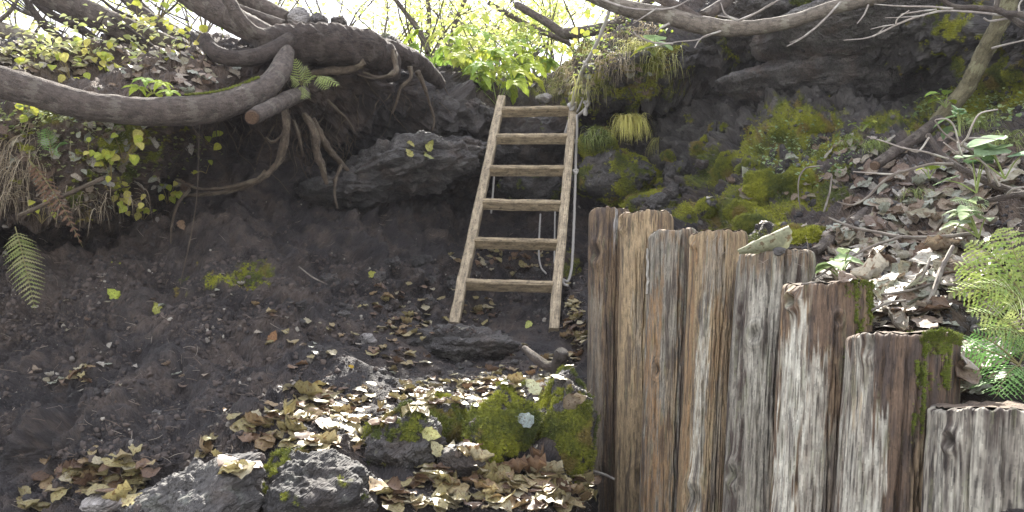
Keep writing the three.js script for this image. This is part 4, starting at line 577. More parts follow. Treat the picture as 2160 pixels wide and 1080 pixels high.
// ------------------------------------------------------------------ trees, roots and branches
const toCam = (p) => camera.position.clone().sub(p).normalize();
function limb(parent, base, name, list, mat, o = {}) { return part(name, tube(pp(list), { radial: 12, rough: 0.07, freq: 12, lump: 0.06, seed: list[0][0] * 0.01, n: list.length * 9, ...o }), mat, parent, base); }
function cutEnd(parent, base, px, py, d, r, dir, mat) { const c = P(px, py, d), q = new THREE.Quaternion().setFromUnitVectors(V(0, 0, 1), dir.clone().normalize()), g = new THREE.CylinderGeometry(r * 0.86, r * 0.93, 0.012, 20); g.rotateX(Math.PI / 2); g.applyQuaternion(q); g.translate(c.x, c.y, c.z); return part('cut_end', g, mat, parent, base); }
{
  const b = P(620, 200, 3.9), t = thing('gnarled_tree', b, 'gnarled tree with a bent horizontal trunk and exposed roots on the left bank', 'tree');
  limb(t, b, 'trunk', [[-420, 130, 2.75, 44], [-200, 140, 2.78, 40], [-20, 168, 2.8, 36], [70, 192, 2.82, 33], [180, 222, 2.86, 31], [300, 235, 2.94, 30], [420, 232, 3.06, 30], [500, 213, 3.2, 29], [555, 188, 3.34, 26], [590, 150, 3.5, 22], [604, 110, 3.66, 18]], M.bark, { radial: 22, n: 90, rough: 0.05 });
  limb(t, b, 'trunk', [[540, 92, 3.7, 28], [600, 92, 3.76, 40], [660, 92, 3.82, 44], [720, 96, 3.88, 44], [775, 104, 3.96, 40], [815, 128, 4.05, 30], [832, 165, 4.12, 16]], M.darkBark, { radial: 22, n: 60, rough: 0.13, lump: 0.1 });
  limb(t, b, 'trunk', [[780, 100, 4.05, 28], [840, 115, 4.2, 24], [890, 140, 4.4, 20], [930, 178, 4.6, 12]], M.darkBark, { radial: 14, rough: 0.12 });
  limb(t, b, 'trunk', [[330, -70, 3.9, 30], [400, -15, 3.88, 30], [470, 28, 3.86, 30], [530, 62, 3.84, 28], [585, 88, 3.82, 26], [640, 95, 3.84, 26]], M.bark, { radial: 16, rough: 0.05 });
  limb(t, b, 'branch', [[455, -50, 3.6, 11], [485, 5, 3.6, 13], [510, 45, 3.62, 14], [545, 72, 3.66, 14], [575, 80, 3.72, 12]], M.bark);
  limb(t, b, 'branch', [[470, -40, 4.2, 16], [560, 18, 4.15, 18], [610, 40, 4.1, 16]], M.bark);
  limb(t, b, 'branch', [[480, 5, 4.0, 6], [540, 30, 3.95, 8], [600, 55, 3.9, 12]], M.bark);
  limb(t, b, 'stub', [[612, 84, 3.7, 17], [580, 104, 3.62, 17], [540, 120, 3.55, 17], [495, 124, 3.5, 17], [460, 115, 3.5, 18], [441, 98, 3.52, 16], [434, 76, 3.54, 12]], M.darkBark, { radial: 14, n: 46 });
  limb(t, b, 'stub', [[640, 196, 3.75, 14], [605, 210, 3.5, 18], [570, 228, 3.28, 18], [533, 247, 3.1, 16]], M.bark, { radial: 14 });
  cutEnd(t, b, 531, 248, 3.085, 0.029, P(531, 248, 3.085).sub(P(570, 228, 3.28)), std({ color: rgb(0.22, 0.14, 0.09), map: fineWood, bumpMap: grainTex, bumpScale: 0.006 }));
  { const top = smooth(pp([[395, 232, 3.03, 30], [440, 228, 3.08, 30], [500, 213, 3.2, 29], [545, 192, 3.31, 27]]), 40).list, list = [];
    for (let k = 0; k < 1500; k++) { const q = top[Math.floor(R() * top.length)], a = gauss() * 0.55, dir = V(0, Math.cos(a), Math.sin(a)); if (n3(q.p.x * 9, a * 2, 3) < -0.25) continue; list.push({ p: q.p.clone().add(V(rr(-0.01, 0.01), 0, 0)).addScaledVector(dir, q.r * 1.02).sub(b), n: dir.clone().add(V(gauss() * 0.3, 0.2, gauss() * 0.3)).normalize(), s: rr(0.005, 0.01), c: mixc(C(0.2, 0.23, 0.03), C(0.09, 0.11, 0.02), R()) }); }
    const im = instances('moss', fuzzGeo, fuzzMat, list); im.userData.kind = 'stuff'; t.add(im); }
  const RT = [
    [[598, 215, 3.6, 9], [604, 260, 3.58, 9], [600, 300, 3.6, 9], [585, 345, 3.62, 8], [545, 380, 3.62, 7], [490, 402, 3.62, 5], [430, 410, 3.62, 4], [385, 413, 3.62, 2.5]], [[545, 380, 3.6, 5], [480, 395, 3.58, 4], [420, 398, 3.56, 3], [370, 380, 3.55, 2]], [[640, 240, 3.85, 6], [662, 275, 3.85, 8], [668, 320, 3.88, 8], [680, 355, 3.9, 7], [689, 388, 3.95, 4]], [[660, 250, 3.95, 7], [690, 310, 4.0, 8], [720, 345, 4.1, 6], [745, 370, 4.2, 3]],
    [[722, 345, 4.1, 4], [708, 380, 4.05, 4], [706, 410, 4.02, 3], [712, 440, 4.0, 2]], [[828, 108, 4.0, 7], [834, 135, 3.98, 6], [832, 155, 3.96, 5], [800, 163, 3.95, 3.5], [765, 152, 3.95, 2]], [[832, 150, 3.96, 4], [815, 160, 3.93, 3], [785, 165, 3.92, 2], [755, 158, 3.92, 1.4]], [[865, 140, 4.1, 5], [866, 165, 4.1, 4], [845, 185, 4.1, 3.5], [838, 210, 4.12, 3], [828, 240, 4.14, 1.5]], [[880, 150, 4.2, 6], [896, 185, 4.25, 5], [905, 215, 4.3, 4], [916, 255, 4.35, 2.5], [912, 275, 4.35, 1.4]], [[770, 130, 3.9, 12], [740, 145, 3.9, 10], [690, 150, 3.88, 8], [650, 155, 3.85, 5]], [[560, 290, 3.6, 2.5], [575, 300, 3.6, 3.5], [600, 280, 3.6, 3]],
    [[560, 360, 3.62, 3], [545, 375, 3.6, 3], [530, 395, 3.6, 2]], [[690, 210, 3.95, 3], [710, 230, 3.95, 3], [735, 255, 3.98, 2.5], [750, 280, 4.0, 1.5]], [[590, 130, 3.55, 10], [585, 160, 3.5, 12], [572, 195, 3.46, 12], [555, 215, 3.44, 9]], [[400, 400, 3.56, 3.5], [375, 430, 3.5, 3], [362, 480, 3.46, 2.4], [360, 520, 3.45, 1.2]], [[620, 255, 3.7, 3], [632, 290, 3.7, 3], [638, 330, 3.75, 2]],
  ];
  for (const l of RT) limb(t, b, 'root', l, M.root, { radial: 14, rough: 0.22, freq: 16, lump: 0.25 });
  const FR = rng(33); let made = 0;
  for (const [x0, x1, y0, y1, n, l0, l1] of [[380, 740, 235, 300, 80, 40, 190], [560, 760, 150, 330, 36, 30, 110], [740, 950, 120, 235, 44, 25, 120], [20, 370, 420, 450, 60, 25, 130], [1280, 1480, 150, 200, 16, 20, 70]]) for (let k = 0; k < n; k++) {
    let x = x0 + (x1 - x0) * FR(), y = y0 + (y1 - y0) * FR(); const h = hit(x, y); if (!h || h.d > 5.5) continue; let d = h.d - 0.02; const L = l0 + (l1 - l0) * FR() * FR(), pts = [], r = 0.6 + 1.9 * FR() * FR(), drift = (FR() - 0.5) * 1.2;
    for (let i = 0; i < 6; i++) { pts.push([x, y, d, r * (1 - i * 0.14)]); x += L / 5 * (drift + (FR() - 0.5) * 0.9); y += L / 5 * (0.6 + 0.5 * FR()); d += (FR() - 0.5) * 0.06 + 0.01; }
    limb(t, b, 'root', pts, M.root, { radial: 5, rough: 0.1, n: 14, cap: false }); made++;
  }
}
{
  const b = P(430, 125, 4.3), t = thing('leaning_tree', b, 'leaning brown trunk rising to the upper left behind the bent trunk', 'tree', 'leaning stems at the upper left');
  limb(t, b, 'trunk', [[-60, -150, 4.0, 30], [60, -40, 4.05, 29], [150, 10, 4.08, 28], [240, 52, 4.12, 27], [320, 88, 4.2, 26], [400, 118, 4.3, 23], [460, 140, 4.4, 18]], M.bark, { radial: 18, n: 60, rough: 0.05 });
  const XB = rng(818); for (let k = 0; k < 20; k++) { const x = -60 + 560 * XB(), d = 3.9 + 1.6 * XB(), L = 90 + 130 * XB(), s = 0.45 + 0.3 * XB(), r = 1.6 + 3.6 * XB() * XB(), j = () => (XB() - 0.5) * 14; limb(t, b, 'branch', [[x, -30, d, r * 0.5], [x + L * 0.33 + j(), -30 + L * 0.33 * s + j(), d, r * 0.7], [x + L * 0.66 + j(), -30 + L * 0.66 * s + j(), d, r * 0.9], [x + L, -30 + L * s, d, r]], k % 2 ? M.bark : M.darkBark, { radial: 7, rough: 0.12 }); }
  for (const [label, list, mat] of [
    ['pale washed out trunk at the upper left corner', [[-120, 20, 5.2, 17], [-20, 55, 5.2, 17], [60, 82, 5.2, 17], [150, 118, 5.25, 15]], M.paleBark], ['lower pale trunk below the washed out one at the left edge', [[-100, 60, 5.6, 14], [30, 105, 5.6, 14], [130, 150, 5.7, 11]], M.paleBark],
    ['thin dark stem crossing the upper left corner', [[30, -40, 3.8, 6], [60, 8, 3.8, 7], [95, 55, 3.82, 8], [132, 86, 3.85, 7]], M.darkBark], ['forked dark stem beside the thin stem at the upper left', [[40, -30, 4.3, 6], [100, 25, 4.3, 8], [165, 58, 4.3, 9], [225, 100, 4.3, 8]], M.darkBark],
    ['short dark stem ending in the leaf litter behind the bent trunk', [[120, 70, 3.9, 5], [155, 105, 3.88, 7], [190, 128, 3.86, 7], [218, 142, 3.85, 6]], M.darkBark], ['slim stem between the two large leaning trunks', [[200, -60, 4.6, 10], [280, 10, 4.6, 11], [350, 60, 4.6, 11], [430, 105, 4.65, 10]], M.bark], ['second slim stem between the two large leaning trunks', [[250, -40, 4.9, 8], [330, 40, 4.9, 9], [420, 85, 4.9, 9], [470, 110, 5.0, 7]], M.bark], ['tilted trunk just left of the perched stones', [[400, -80, 4.6, 15], [520, 0, 4.5, 16], [600, 35, 4.45, 15], [650, 60, 4.4, 12]], M.paleBark]]) {
    const bb = P(list[list.length - 1][0], list[list.length - 1][1], list[list.length - 1][2]), s = thing('leaning_tree', bb, label, 'tree', 'leaning stems at the upper left'); limb(s, bb, 'trunk', list, mat, { radial: 12, rough: 0.06 });
    const l = list[1]; limb(s, bb, 'branch', [[l[0], l[1], l[2], l[3] * 0.35], [l[0] + 40, l[1] - 30, l[2] - 0.05, l[3] * 0.25], [l[0] + 70, l[1] - 80, l[2] - 0.1, l[3] * 0.12]], mat, { radial: 6 });
  }
}
{
  const b = P(1900, -40, 3.4), t = thing('birch_branch', b, 'curved grey birch branch sagging across the top right', 'branch');
  limb(t, b, 'limb', [[1190, -40, 3.75, 13], [1270, 0, 3.7, 15], [1340, 22, 3.66, 17], [1410, 34, 3.62, 18], [1475, 52, 3.6, 19], [1540, 60, 3.58, 17], [1610, 56, 3.55, 16], [1680, 42, 3.52, 15], [1750, 18, 3.5, 15], [1830, 0, 3.46, 14], [1950, -35, 3.4, 14], [2100, -80, 3.4, 16]], M.paleBark, { radial: 16, n: 100, rough: 0.05 });
  limb(t, b, 'side_limb', [[1500, 56, 3.58, 10], [1440, 20, 3.62, 11], [1380, -10, 3.66, 11], [1330, -40, 3.7, 10]], M.bark, { radial: 10 });
  limb(t, b, 'side_limb', [[1480, 36, 3.8, 12], [1530, 5, 3.9, 13], [1560, -30, 4.0, 12]], M.bark, { radial: 10 });
  const TW = [[[1560, 45, 3.5, 2.6], [1540, 38, 3.5, 2.2], [1515, 33, 3.5, 1.3]], [[1557, 44, 3.5, 3], [1600, 25, 3.48, 2.4], [1650, -5, 3.46, 1.6]], [[1557, 44, 3.5, 2.6], [1590, 30, 3.47, 2], [1630, 5, 3.44, 1.4]], [[1557, 42, 3.5, 2.4], [1530, 30, 3.5, 1.8], [1520, 5, 3.5, 1.2]], [[1520, 66, 3.5, 2.4], [1480, 80, 3.48, 1.8], [1465, 101, 3.46, 1.1]], [[1512, 68, 3.5, 2], [1470, 84, 3.5, 1.6], [1430, 88, 3.48, 1.2], [1360, 102, 3.45, 0.8]], [[1420, 92, 3.45, 2], [1380, 90, 3.45, 2], [1345, 76, 3.44, 1.6], [1335, 66, 3.44, 1]], [[1412, 50, 3.5, 3], [1395, 58, 3.5, 2.4], [1385, 68, 3.5, 1.2]], [[1772, 5, 3.4, 2.4], [1740, 40, 3.36, 2.2], [1700, 75, 3.34, 2], [1660, 98, 3.32, 1.2]], [[1715, 62, 3.34, 1.5], [1690, 80, 3.33, 1.2], [1665, 90, 3.32, 0.8]], [[1832, 10, 3.4, 2], [1822, 32, 3.4, 1.6], [1808, 50, 3.4, 1]], [[1260, -5, 3.65, 3], [1330, 18, 3.6, 2.4], [1420, 16, 3.58, 2], [1460, -5, 3.56, 1]], [[1385, 18, 3.58, 2], [1360, 34, 3.58, 1.6], [1335, 50, 3.58, 1]]];
  for (const l of TW) limb(t, b, 'twig', l, M.paleTwig, { radial: 6, n: 14, rough: 0.1, freq: 40 });
}
{
  const b = P(1990, 250, 3.3), t = thing('slender_tree', b, 'slender lichen covered trunk leaning up at the right', 'tree');
  limb(t, b, 'trunk', [[1968, 262, 3.35, 12], [1992, 240, 3.3, 17], [2018, 212, 3.27, 17], [2042, 180, 3.24, 16], [2058, 148, 3.2, 16], [2078, 108, 3.16, 17], [2100, 65, 3.1, 17], [2125, 15, 3.06, 18], [2150, -60, 3.0, 18]], M.mossBark, { radial: 14, n: 60, rough: 0.09 });
  limb(t, b, 'branch', [[2160, 55, 2.9, 7], [2130, 34, 2.95, 6], [2104, 22, 3.0, 7], [2060, 17, 3.02, 6], [2010, 13, 3.05, 5], [1975, -10, 3.05, 4]], M.bark, { radial: 9 });
  limb(t, b, 'branch', [[2100, 20, 3.0, 5], [2106, -10, 3.0, 6], [2110, -50, 3.0, 6]], M.bark, { radial: 8 });
  limb(t, b, 'branch', [[2180, 38, 2.85, 7], [2150, 30, 2.88, 7], [2120, 28, 2.95, 6]], M.bark, { radial: 8 });
  const TW = [[[2120, 33, 3.0, 3], [2060, 26, 3.0, 2.6], [1990, 23, 3.0, 2.6], [1955, 30, 2.98, 2.4], [1905, 46, 2.96, 2.2], [1860, 68, 2.95, 1.8], [1830, 80, 2.94, 1.4], [1780, 85, 2.93, 0.9]], [[2010, 18, 3.0, 2.6], [1960, 14, 3.0, 2.2], [1900, 13, 2.98, 1.8], [1845, 9, 2.97, 1]], [[1975, 20, 2.98, 2], [1940, 24, 2.97, 1.7], [1900, 30, 2.96, 1]], [[1890, 52, 2.95, 1.8], [1893, 40, 2.94, 1.4], [1918, 22, 2.92, 0.9]], [[1950, 33, 2.95, 1.6], [1910, 36, 2.95, 1.3], [1867, 38, 2.94, 0.8]], [[1885, 52, 2.95, 1.6], [1860, 56, 2.94, 1.3], [1836, 62, 2.93, 0.8]], [[1842, 78, 2.94, 1.5], [1855, 68, 2.93, 1.2], [1866, 57, 2.92, 0.8]], [[2092, 102, 3.0, 2.6], [2125, 93, 2.96, 2], [2160, 85, 2.92, 1.6]], [[2075, 38, 3.0, 2], [2085, 44, 3.0, 2.2], [2130, 38, 2.98, 3]], [[2150, 25, 2.85, 2.5], [2150, 10, 2.85, 2], [2165, -10, 2.82, 1.5]]];
  for (const l of TW) limb(t, b, 'twig', l, M.paleTwig, { radial: 6, n: 18, rough: 0.1, freq: 40 });
  const l1 = P(1845, 348, 3.0), f = thing('fallen_limb', l1, 'grey fallen limb with a broken end below the slender trunk', 'branch', 'fallen limbs on the right slope');
  limb(f, l1, 'limb', [[1846, 349, 2.98, 11], [1880, 325, 3.05, 12], [1925, 297, 3.12, 13], [1960, 270, 3.22, 13], [1985, 250, 3.32, 12]], M.bark, { radial: 12 });
  cutEnd(f, l1, 1845, 350, 2.972, 0.018, P(1845, 350, 2.97).sub(P(1880, 325, 3.05)), std({ color: rgb(0.2, 0.14, 0.1), map: fineWood }));
  const l2 = P(1770, 490, 2.4), f2 = thing('fallen_limb', l2, 'mossy grey limb lying in the leaf litter behind the cracked log', 'branch', 'fallen limbs on the right slope');
  limb(f2, l2, 'limb', [[1716, 532, 2.2, 10], [1750, 508, 2.3, 12], [1790, 478, 2.42, 13], [1822, 452, 2.52, 12], [1838, 438, 2.6, 9]], M.bark, { radial: 12 });
}
{
  const b = P(2165, 412, 2.0), t = thing('dead_branch', b, 'twiggy dead branch reaching in from the right edge', 'branch');
  limb(t, b, 'limb', [[2230, 425, 1.95, 8], [2165, 412, 2.0, 9], [2120, 398, 2.05, 8], [2070, 378, 2.1, 8], [2020, 352, 2.15, 7], [1985, 325, 2.2, 6], [1958, 285, 2.25, 5]], M.bark, { radial: 9, n: 50 });
  limb(t, b, 'limb', [[2200, 408, 1.95, 8], [2140, 412, 1.98, 7], [2100, 420, 2.0, 6], [2060, 428, 2.02, 3]], M.bark, { radial: 8 });
  const TW = [[[2010, 346, 2.15, 3.4], [1965, 346, 2.15, 3], [1920, 358, 2.15, 3], [1880, 370, 2.15, 3], [1850, 395, 2.15, 2.6], [1825, 420, 2.15, 2.4], [1795, 433, 2.15, 2], [1766, 425, 2.15, 1.2]], [[1890, 368, 2.15, 2], [1850, 366, 2.15, 1.8], [1800, 362, 2.15, 1.1]], [[2060, 372, 2.1, 3], [2045, 350, 2.08, 2.4], [2020, 325, 2.06, 2], [1990, 300, 2.05, 1.2]], [[2090, 385, 2.05, 3.4], [2075, 345, 2.03, 3], [2050, 320, 2.02, 2.6], [2020, 300, 2.0, 2.2], [1990, 280, 2.0, 2], [1972, 254, 2.0, 1.4]], [[2022, 302, 2.0, 2], [2010, 262, 1.98, 1.8], [1996, 251, 1.98, 1.6], [1974, 252, 1.98, 1.2]], [[2030, 332, 2.0, 2.4], [2020, 300, 1.98, 2.2]], [[2026, 306, 2.0, 2.4], [2040, 290, 1.98, 2], [2052, 262, 1.96, 2], [2067, 240, 1.95, 1.8], [2105, 231, 1.94, 1.2]], [[2040, 292, 1.98, 1.8], [2070, 291, 1.97, 1.4], [2100, 294, 1.96, 0.9]], [[2000, 335, 2.12, 2.4], [1950, 320, 2.1, 2], [1905, 312, 2.1, 1.8], [1870, 300, 2.1, 1.6], [1830, 288, 2.1, 1.2]], [[1960, 290, 2.1, 2], [1935, 320, 2.1, 1.6], [1905, 310, 2.1, 1]], [[2108, 392, 2.02, 3], [2090, 360, 2.0, 2], [2060, 330, 1.98, 1.6]], [[2125, 410, 1.95, 3], [2140, 398, 1.9, 2.6], [2180, 392, 1.85, 2]]];
  for (const l of TW) limb(t, b, 'twig', l, l[0][3] > 3 ? M.twig : M.paleTwig, { radial: 6, n: 18, rough: 0.1, freq: 40 });
  const loose = [
    ['long dark twig lying across the litter behind the logs', [[1748, 460, 2.3, 3], [1795, 478, 2.25, 3.4], [1850, 490, 2.2, 3.8], [1905, 500, 2.12, 4], [1980, 500, 2.05, 4.4], [2062, 492, 2.0, 5]]], ['forked twig slanting up from behind the cracked log', [[1715, 590, 1.95, 2], [1770, 555, 2.0, 2.6], [1840, 520, 2.05, 3], [1900, 500, 2.1, 3.4]]], ['grey stick standing in the litter left of the ferns', [[1960, 640, 1.75, 5], [1975, 600, 1.8, 5], [1990, 560, 1.85, 5], [2010, 520, 1.9, 4]]], ['short grey stick crossing the upright stick near the ferns', [[1940, 595, 1.8, 2.6], [1955, 565, 1.8, 3], [1962, 545, 1.82, 2.4]]], ['thin twig lying along the top of the white peeled log', [[1690, 600, 1.7, 2.6], [1720, 597, 1.7, 2.8], [1765, 604, 1.72, 2]]], ['thin twig in the litter behind the mossy log', [[1860, 622, 1.75, 2.6], [1920, 612, 1.8, 2.6], [1990, 590, 1.85, 2.6], [2010, 585, 1.86, 1.4]]], ['bent twig low in the litter right of the white peeled log', [[1838, 655, 1.68, 2.6], [1870, 640, 1.7, 3], [1910, 634, 1.75, 2.4]]], ['brown dead stem arching in the moss behind the logs', [[1735, 350, 3.0, 1.6], [1700, 355, 3.0, 1.8], [1686, 375, 2.98, 1.8], [1684, 410, 2.96, 1.4], [1688, 440, 2.95, 1]]], ['upright thin stick in the moss right of the arching stem', [[1738, 448, 2.7, 2.2], [1750, 405, 2.75, 2.2], [1755, 370, 2.8, 1.6]]],
    ['thin stem hanging in front of the left hollow', [[421, 255, 3.2, 0.9], [420, 300, 3.1, 0.9], [418, 360, 3.1, 1], [415, 420, 3.1, 1.1], [398, 520, 3.08, 1.4], [380, 600, 3.06, 0.9]]], ['bent pale twig on the path above the striped boulder', [[752, 785, 2.95, 2], [762, 815, 2.85, 2.4], [758, 835, 2.8, 2.6], [772, 865, 2.68, 3.4]]], ['thin arching twig over the left leaf drift', [[612, 830, 2.7, 1.6], [650, 850, 2.66, 1.8], [690, 862, 2.62, 1.8], [735, 868, 2.58, 1.2]]], ['pale twig on the bank left of the ladder', [[630, 562, 3.45, 1.2], [660, 585, 3.42, 1.8], [690, 600, 3.4, 1.2]]], ['dry brown twig slanting on the left brow', [[40, 455, 2.9, 5], [130, 415, 2.92, 5], [220, 375, 2.95, 5]]], ['thin root twig on the dark bank below the yellow leaf', [[370, 670, 2.95, 1], [390, 695, 2.9, 1.8], [420, 705, 2.88, 1.6], [460, 715, 2.85, 1]]],
  ];
  for (const [label, l] of loose) single('loose_twig', tube(pp(l), { radial: 7, n: 26, rough: 0.12, freq: 35, lump: 0.1 }), l[0][0] < 500 ? M.root : M.twig, label, 'twig', 'loose twigs and sticks');
  const sb = P(1180, 765, 2.95), st = thing('cut_branch', sb, 'short cut branch with a blunt dark end above the mossy boulders', 'branch');
  limb(st, sb, 'limb', [[1106, 735, 3.1, 7], [1130, 755, 3.02, 10], [1155, 772, 2.95, 11], [1178, 770, 2.88, 12]], M.bark, { radial: 10 });
  limb(st, sb, 'stub', [[1172, 790, 2.9, 11], [1178, 768, 2.84, 15], [1184, 748, 2.8, 15], [1186, 740, 2.79, 11]], std({ color: rgb(0.09, 0.08, 0.075), map: barkTex, bumpMap: barkBump, bumpScale: 0.006 }), { radial: 14 });
}
console.log('trees');

// ------------------------------------------------------------------ plants
const greenTex = dataTex(128, 128, (u, v) => { const s = Math.abs(u - 0.5) * 2, mid = Math.exp(-((s * 12) ** 2)), ve = Math.exp(-1 * (((((v * 8 - s * 2) % 1) + 1) % 1 - 0.5) * 8) ** 2); const m = 0.88 + 0.1 * mid + 0.07 * ve + 0.1 * tor(u, v, 8, 3); return [m, m, m * 0.95]; }, true);
const gm = new Map(), green = (c, tr = 0.45) => { const k = c.join() + tr; if (!gm.has(k)) gm.set(k, leafMat(rgb(...c), tr, { map: greenTex, roughness: 0.8, specularIntensity: 0.25 })); return gm.get(k); };
const ovate = []; for (let k = 0; k < 4; k++) ovate.push(leafInto(new GB(), { w: 0.32 + 0.04 * k, serr: 0.07, fold: 0.25, curl: -0.25, crumple: 0.03, seed: k + 20 }).build());
const roundLeaf = leafInto(new GB(), { w: 0.46, serr: 0.03, fold: 0.1, curl: -0.1, crumple: 0.04, seed: 44 }).build();
function palmGeo(n, spread, seed, w = 0.2) { const gb = new GB(); for (let k = 0; k < n; k++) { const a = (k / (n - 1) - 0.5) * spread, L = 1 - 0.35 * Math.abs(k / (n - 1) - 0.5) * 2, m = new THREE.Matrix4().makeRotationY(a).multiply(new THREE.Matrix4().makeRotationZ(-0.25)).multiply(new THREE.Matrix4().makeScale(L, L, L)).multiply(new THREE.Matrix4().makeTranslation(0.52, 0, 0)); leafInto(gb, { nT: 9, w, serr: 0.12, fold: 0.2, curl: -0.35, crumple: 0.04, seed: seed + k, m4: m }); } return gb.build(); }
const palm = [palmGeo(5, 3.4, 1), palmGeo(5, 3.0, 9, 0.24), palmGeo(3, 2.0, 17, 0.26)];
const mapleGeo = palmGeo(5, 4.0, 27, 0.22);
function leafAt(parent, base, geo, mat, p, dir, nrm, s) {            // leaf pointing along dir with its face to nrm
  const x = dir.clone().normalize(), y = nrm.clone().sub(x.clone().multiplyScalar(nrm.dot(x))).normalize(), z = x.clone().cross(y), m = shade(new THREE.Mesh(geo, mat));
  m.name = 'leaf'; m.quaternion.setFromRotationMatrix(new THREE.Matrix4().makeBasis(x, y, z)); m.position.copy(p).sub(base); m.scale.setScalar(s); parent.add(m); return m;
}
function bushy(name, label, category, group, px, py, d, { n = 7, h = 0.35, size = 0.12, geos = palm, cols, tr = 0.45, spread = 0.5, droop = 0.4, seed = 1, stem = [0.2, 0.25, 0.08] }) {
  const S = rng(seed), b = P(px, py, d), t = thing(name, b, label, category, group), sm = std({ color: rgb(...stem) });
  for (let k = 0; k < n; k++) {
    const a = S() * TAU, hh = h * (0.45 + 0.6 * S()), out = spread * h * (0.3 + 0.9 * S()), tip = b.clone().add(V(Math.cos(a) * out, hh, Math.sin(a) * out)), mid = b.clone().lerp(tip, 0.55).add(V(0, hh * 0.16, 0));
    const st = part('stem', tube([{ p: b.clone(), r: 0.0022 }, { p: mid, r: 0.0018 }, { p: tip, r: 0.0012 }], { radial: 5, n: 10, cap: false }), sm, t, b);
    const dir = V(Math.cos(a), -droop + 0.3 * (S() - 0.5), Math.sin(a)), c = cols[Math.floor(S() * cols.length)];
    leafAt(st, b, geos[Math.floor(S() * geos.length)], green(c, tr), tip, dir, V((S() - 0.5) * 0.7, 1, 0.35 + (S() - 0.5) * 0.7), size * (0.7 + 0.6 * S()));
  }
  return t;
}
const lime = [[0.42, 0.52, 0.07], [0.36, 0.48, 0.08], [0.5, 0.55, 0.1], [0.28, 0.42, 0.09]], yellow = [[0.6, 0.58, 0.1], [0.55, 0.6, 0.1], [0.5, 0.55, 0.12]], cool = [[0.14, 0.25, 0.13], [0.18, 0.28, 0.15], [0.22, 0.31, 0.19]];
[[950, 190, 5.3, 0.32], [985, 215, 5.25, 0.34], [1020, 205, 5.45, 0.34], [1050, 225, 5.25, 0.3], [1075, 205, 5.55, 0.36], [1030, 180, 5.8, 0.4], [975, 165, 5.8, 0.4], [1100, 180, 6.0, 0.4], [925, 165, 5.5, 0.3], [1130, 160, 6.4, 0.4]].forEach(([x, y, d, h], k) =>
  bushy('broadleaf_herb', ['lobed bright green herb at the left rim of the notch', 'large lobed herb hanging over the pale ledge', 'lobed green herb in the middle of the notch', 'drooping lobed herb just left of the ladder top', 'tall lobed herb behind the left rail top', 'lobed herb behind the middle of the notch', 'lobed herb behind the left rim of the notch', 'sunlit lobed herb behind the ladder top', 'small lobed herb beside the root mass', 'far lobed herb on the sunlit slope behind the ladder'][k], 'plant', 'lobed herbs in the sunlit notch', x, y, d, { n: 9, h, size: 0.15, cols: k % 3 ? lime : [...lime, ...yellow], seed: 50 + k, droop: 0.55, spread: 0.62 }));
// yellow seedlings on the left bank
[[262, 318, 7, 26, 'cluster of round yellow leaves high on the left brow'], [235, 355, 3, 22, 'small yellow sprig left of the larger cluster'], [435, 285, 4, 20, 'yellow sprig hanging in front of the root hollow'], [262, 415, 8, 24, 'yellow leaf sprig hanging from the lip of the left bank'], [300, 450, 5, 20, 'trailing yellow sprig at the lower lip of the left bank'], [355, 412, 6, 22, 'yellow sprig beside the long curved root'], [88, 450, 4, 22, 'pale green three leaf sprig near the brown fern'], [435, 350, 2, 16, 'tiny yellow sprig under the thin hanging stem'], [240, 120, 6, 24, 'yellow green sprig above the middle of the bent trunk'], [200, 105, 6, 22, 'yellow green sprig by the short dark stem'], [400, 90, 7, 24, 'yellow sprig left of the curved stub'], [380, 120, 5, 20, 'low yellow sprig in front of the curved stub'], [460, 130, 3, 18, 'yellow sprig below the curved stub'], [70, 130, 6, 22, 'bright yellow sprig above the bent trunk at the left'], [290, 95, 6, 22, 'sunlit yellow sprig between the leaning trunks'], [60, 230, 5, 20, 'yellow sprig below the bent trunk at the left edge'], [150, 150, 5, 24, 'green yellow sprig right on the bent trunk'], [185, 315, 3, 20, 'dull yellow pair of leaves on the left brow'], [340, 20, 6, 22, 'sunlit sprig among the stems at the top left'], [290, 30, 5, 20, 'bright sprig at the top edge left of the stone'], [1225, 90, 6, 20, 'lime sprig left of the climbing rope'], [1240, 20, 5, 22, 'lime sprig at the top edge beside the rope']].forEach(([x, y, n, s, label], k) => {
  const h = hit(x, y), d = Math.max(2.6, (h ? h.d : 4.2) - 0.1), S = rng(300 + k), b = P(x, y + s, d + 0.08), t = thing('yellow_seedling', b, label, 'plant', 'small yellow leaved sprigs'), sm = std({ color: rgb(0.25, 0.2, 0.08) });
  n = Math.round(n * 1.6); for (let i = 0; i < n; i++) { const ux = x + (S() - 0.5) * s * 3.4, uy = y + (S() - 0.5) * s * 2.6, p = P(ux, uy, d + (S() - 0.5) * 0.08); const st = part('stem', tube([{ p: b.clone(), r: 0.0016 }, { p: b.clone().lerp(p, 0.5).add(V(0, 0.01, 0)), r: 0.0013 }, { p, r: 0.0009 }], { radial: 4, n: 6, cap: false }), sm, t, b); leafAt(st, b, i % 3 ? ovate[2 + i % 2] : roundLeaf, green([[0.62, 0.62, 0.12], [0.55, 0.58, 0.1], [0.66, 0.6, 0.2], [0.45, 0.52, 0.1]][Math.floor(S() * 4)], 0.4), p, V(S() - 0.5, -0.3 - S() * 0.5, S() - 0.2), toCam(p).add(V((S() - 0.5) * 0.9, 0.5, 0)), s * 0.92 * d / F * (0.6 + 0.5 * S())); }
});
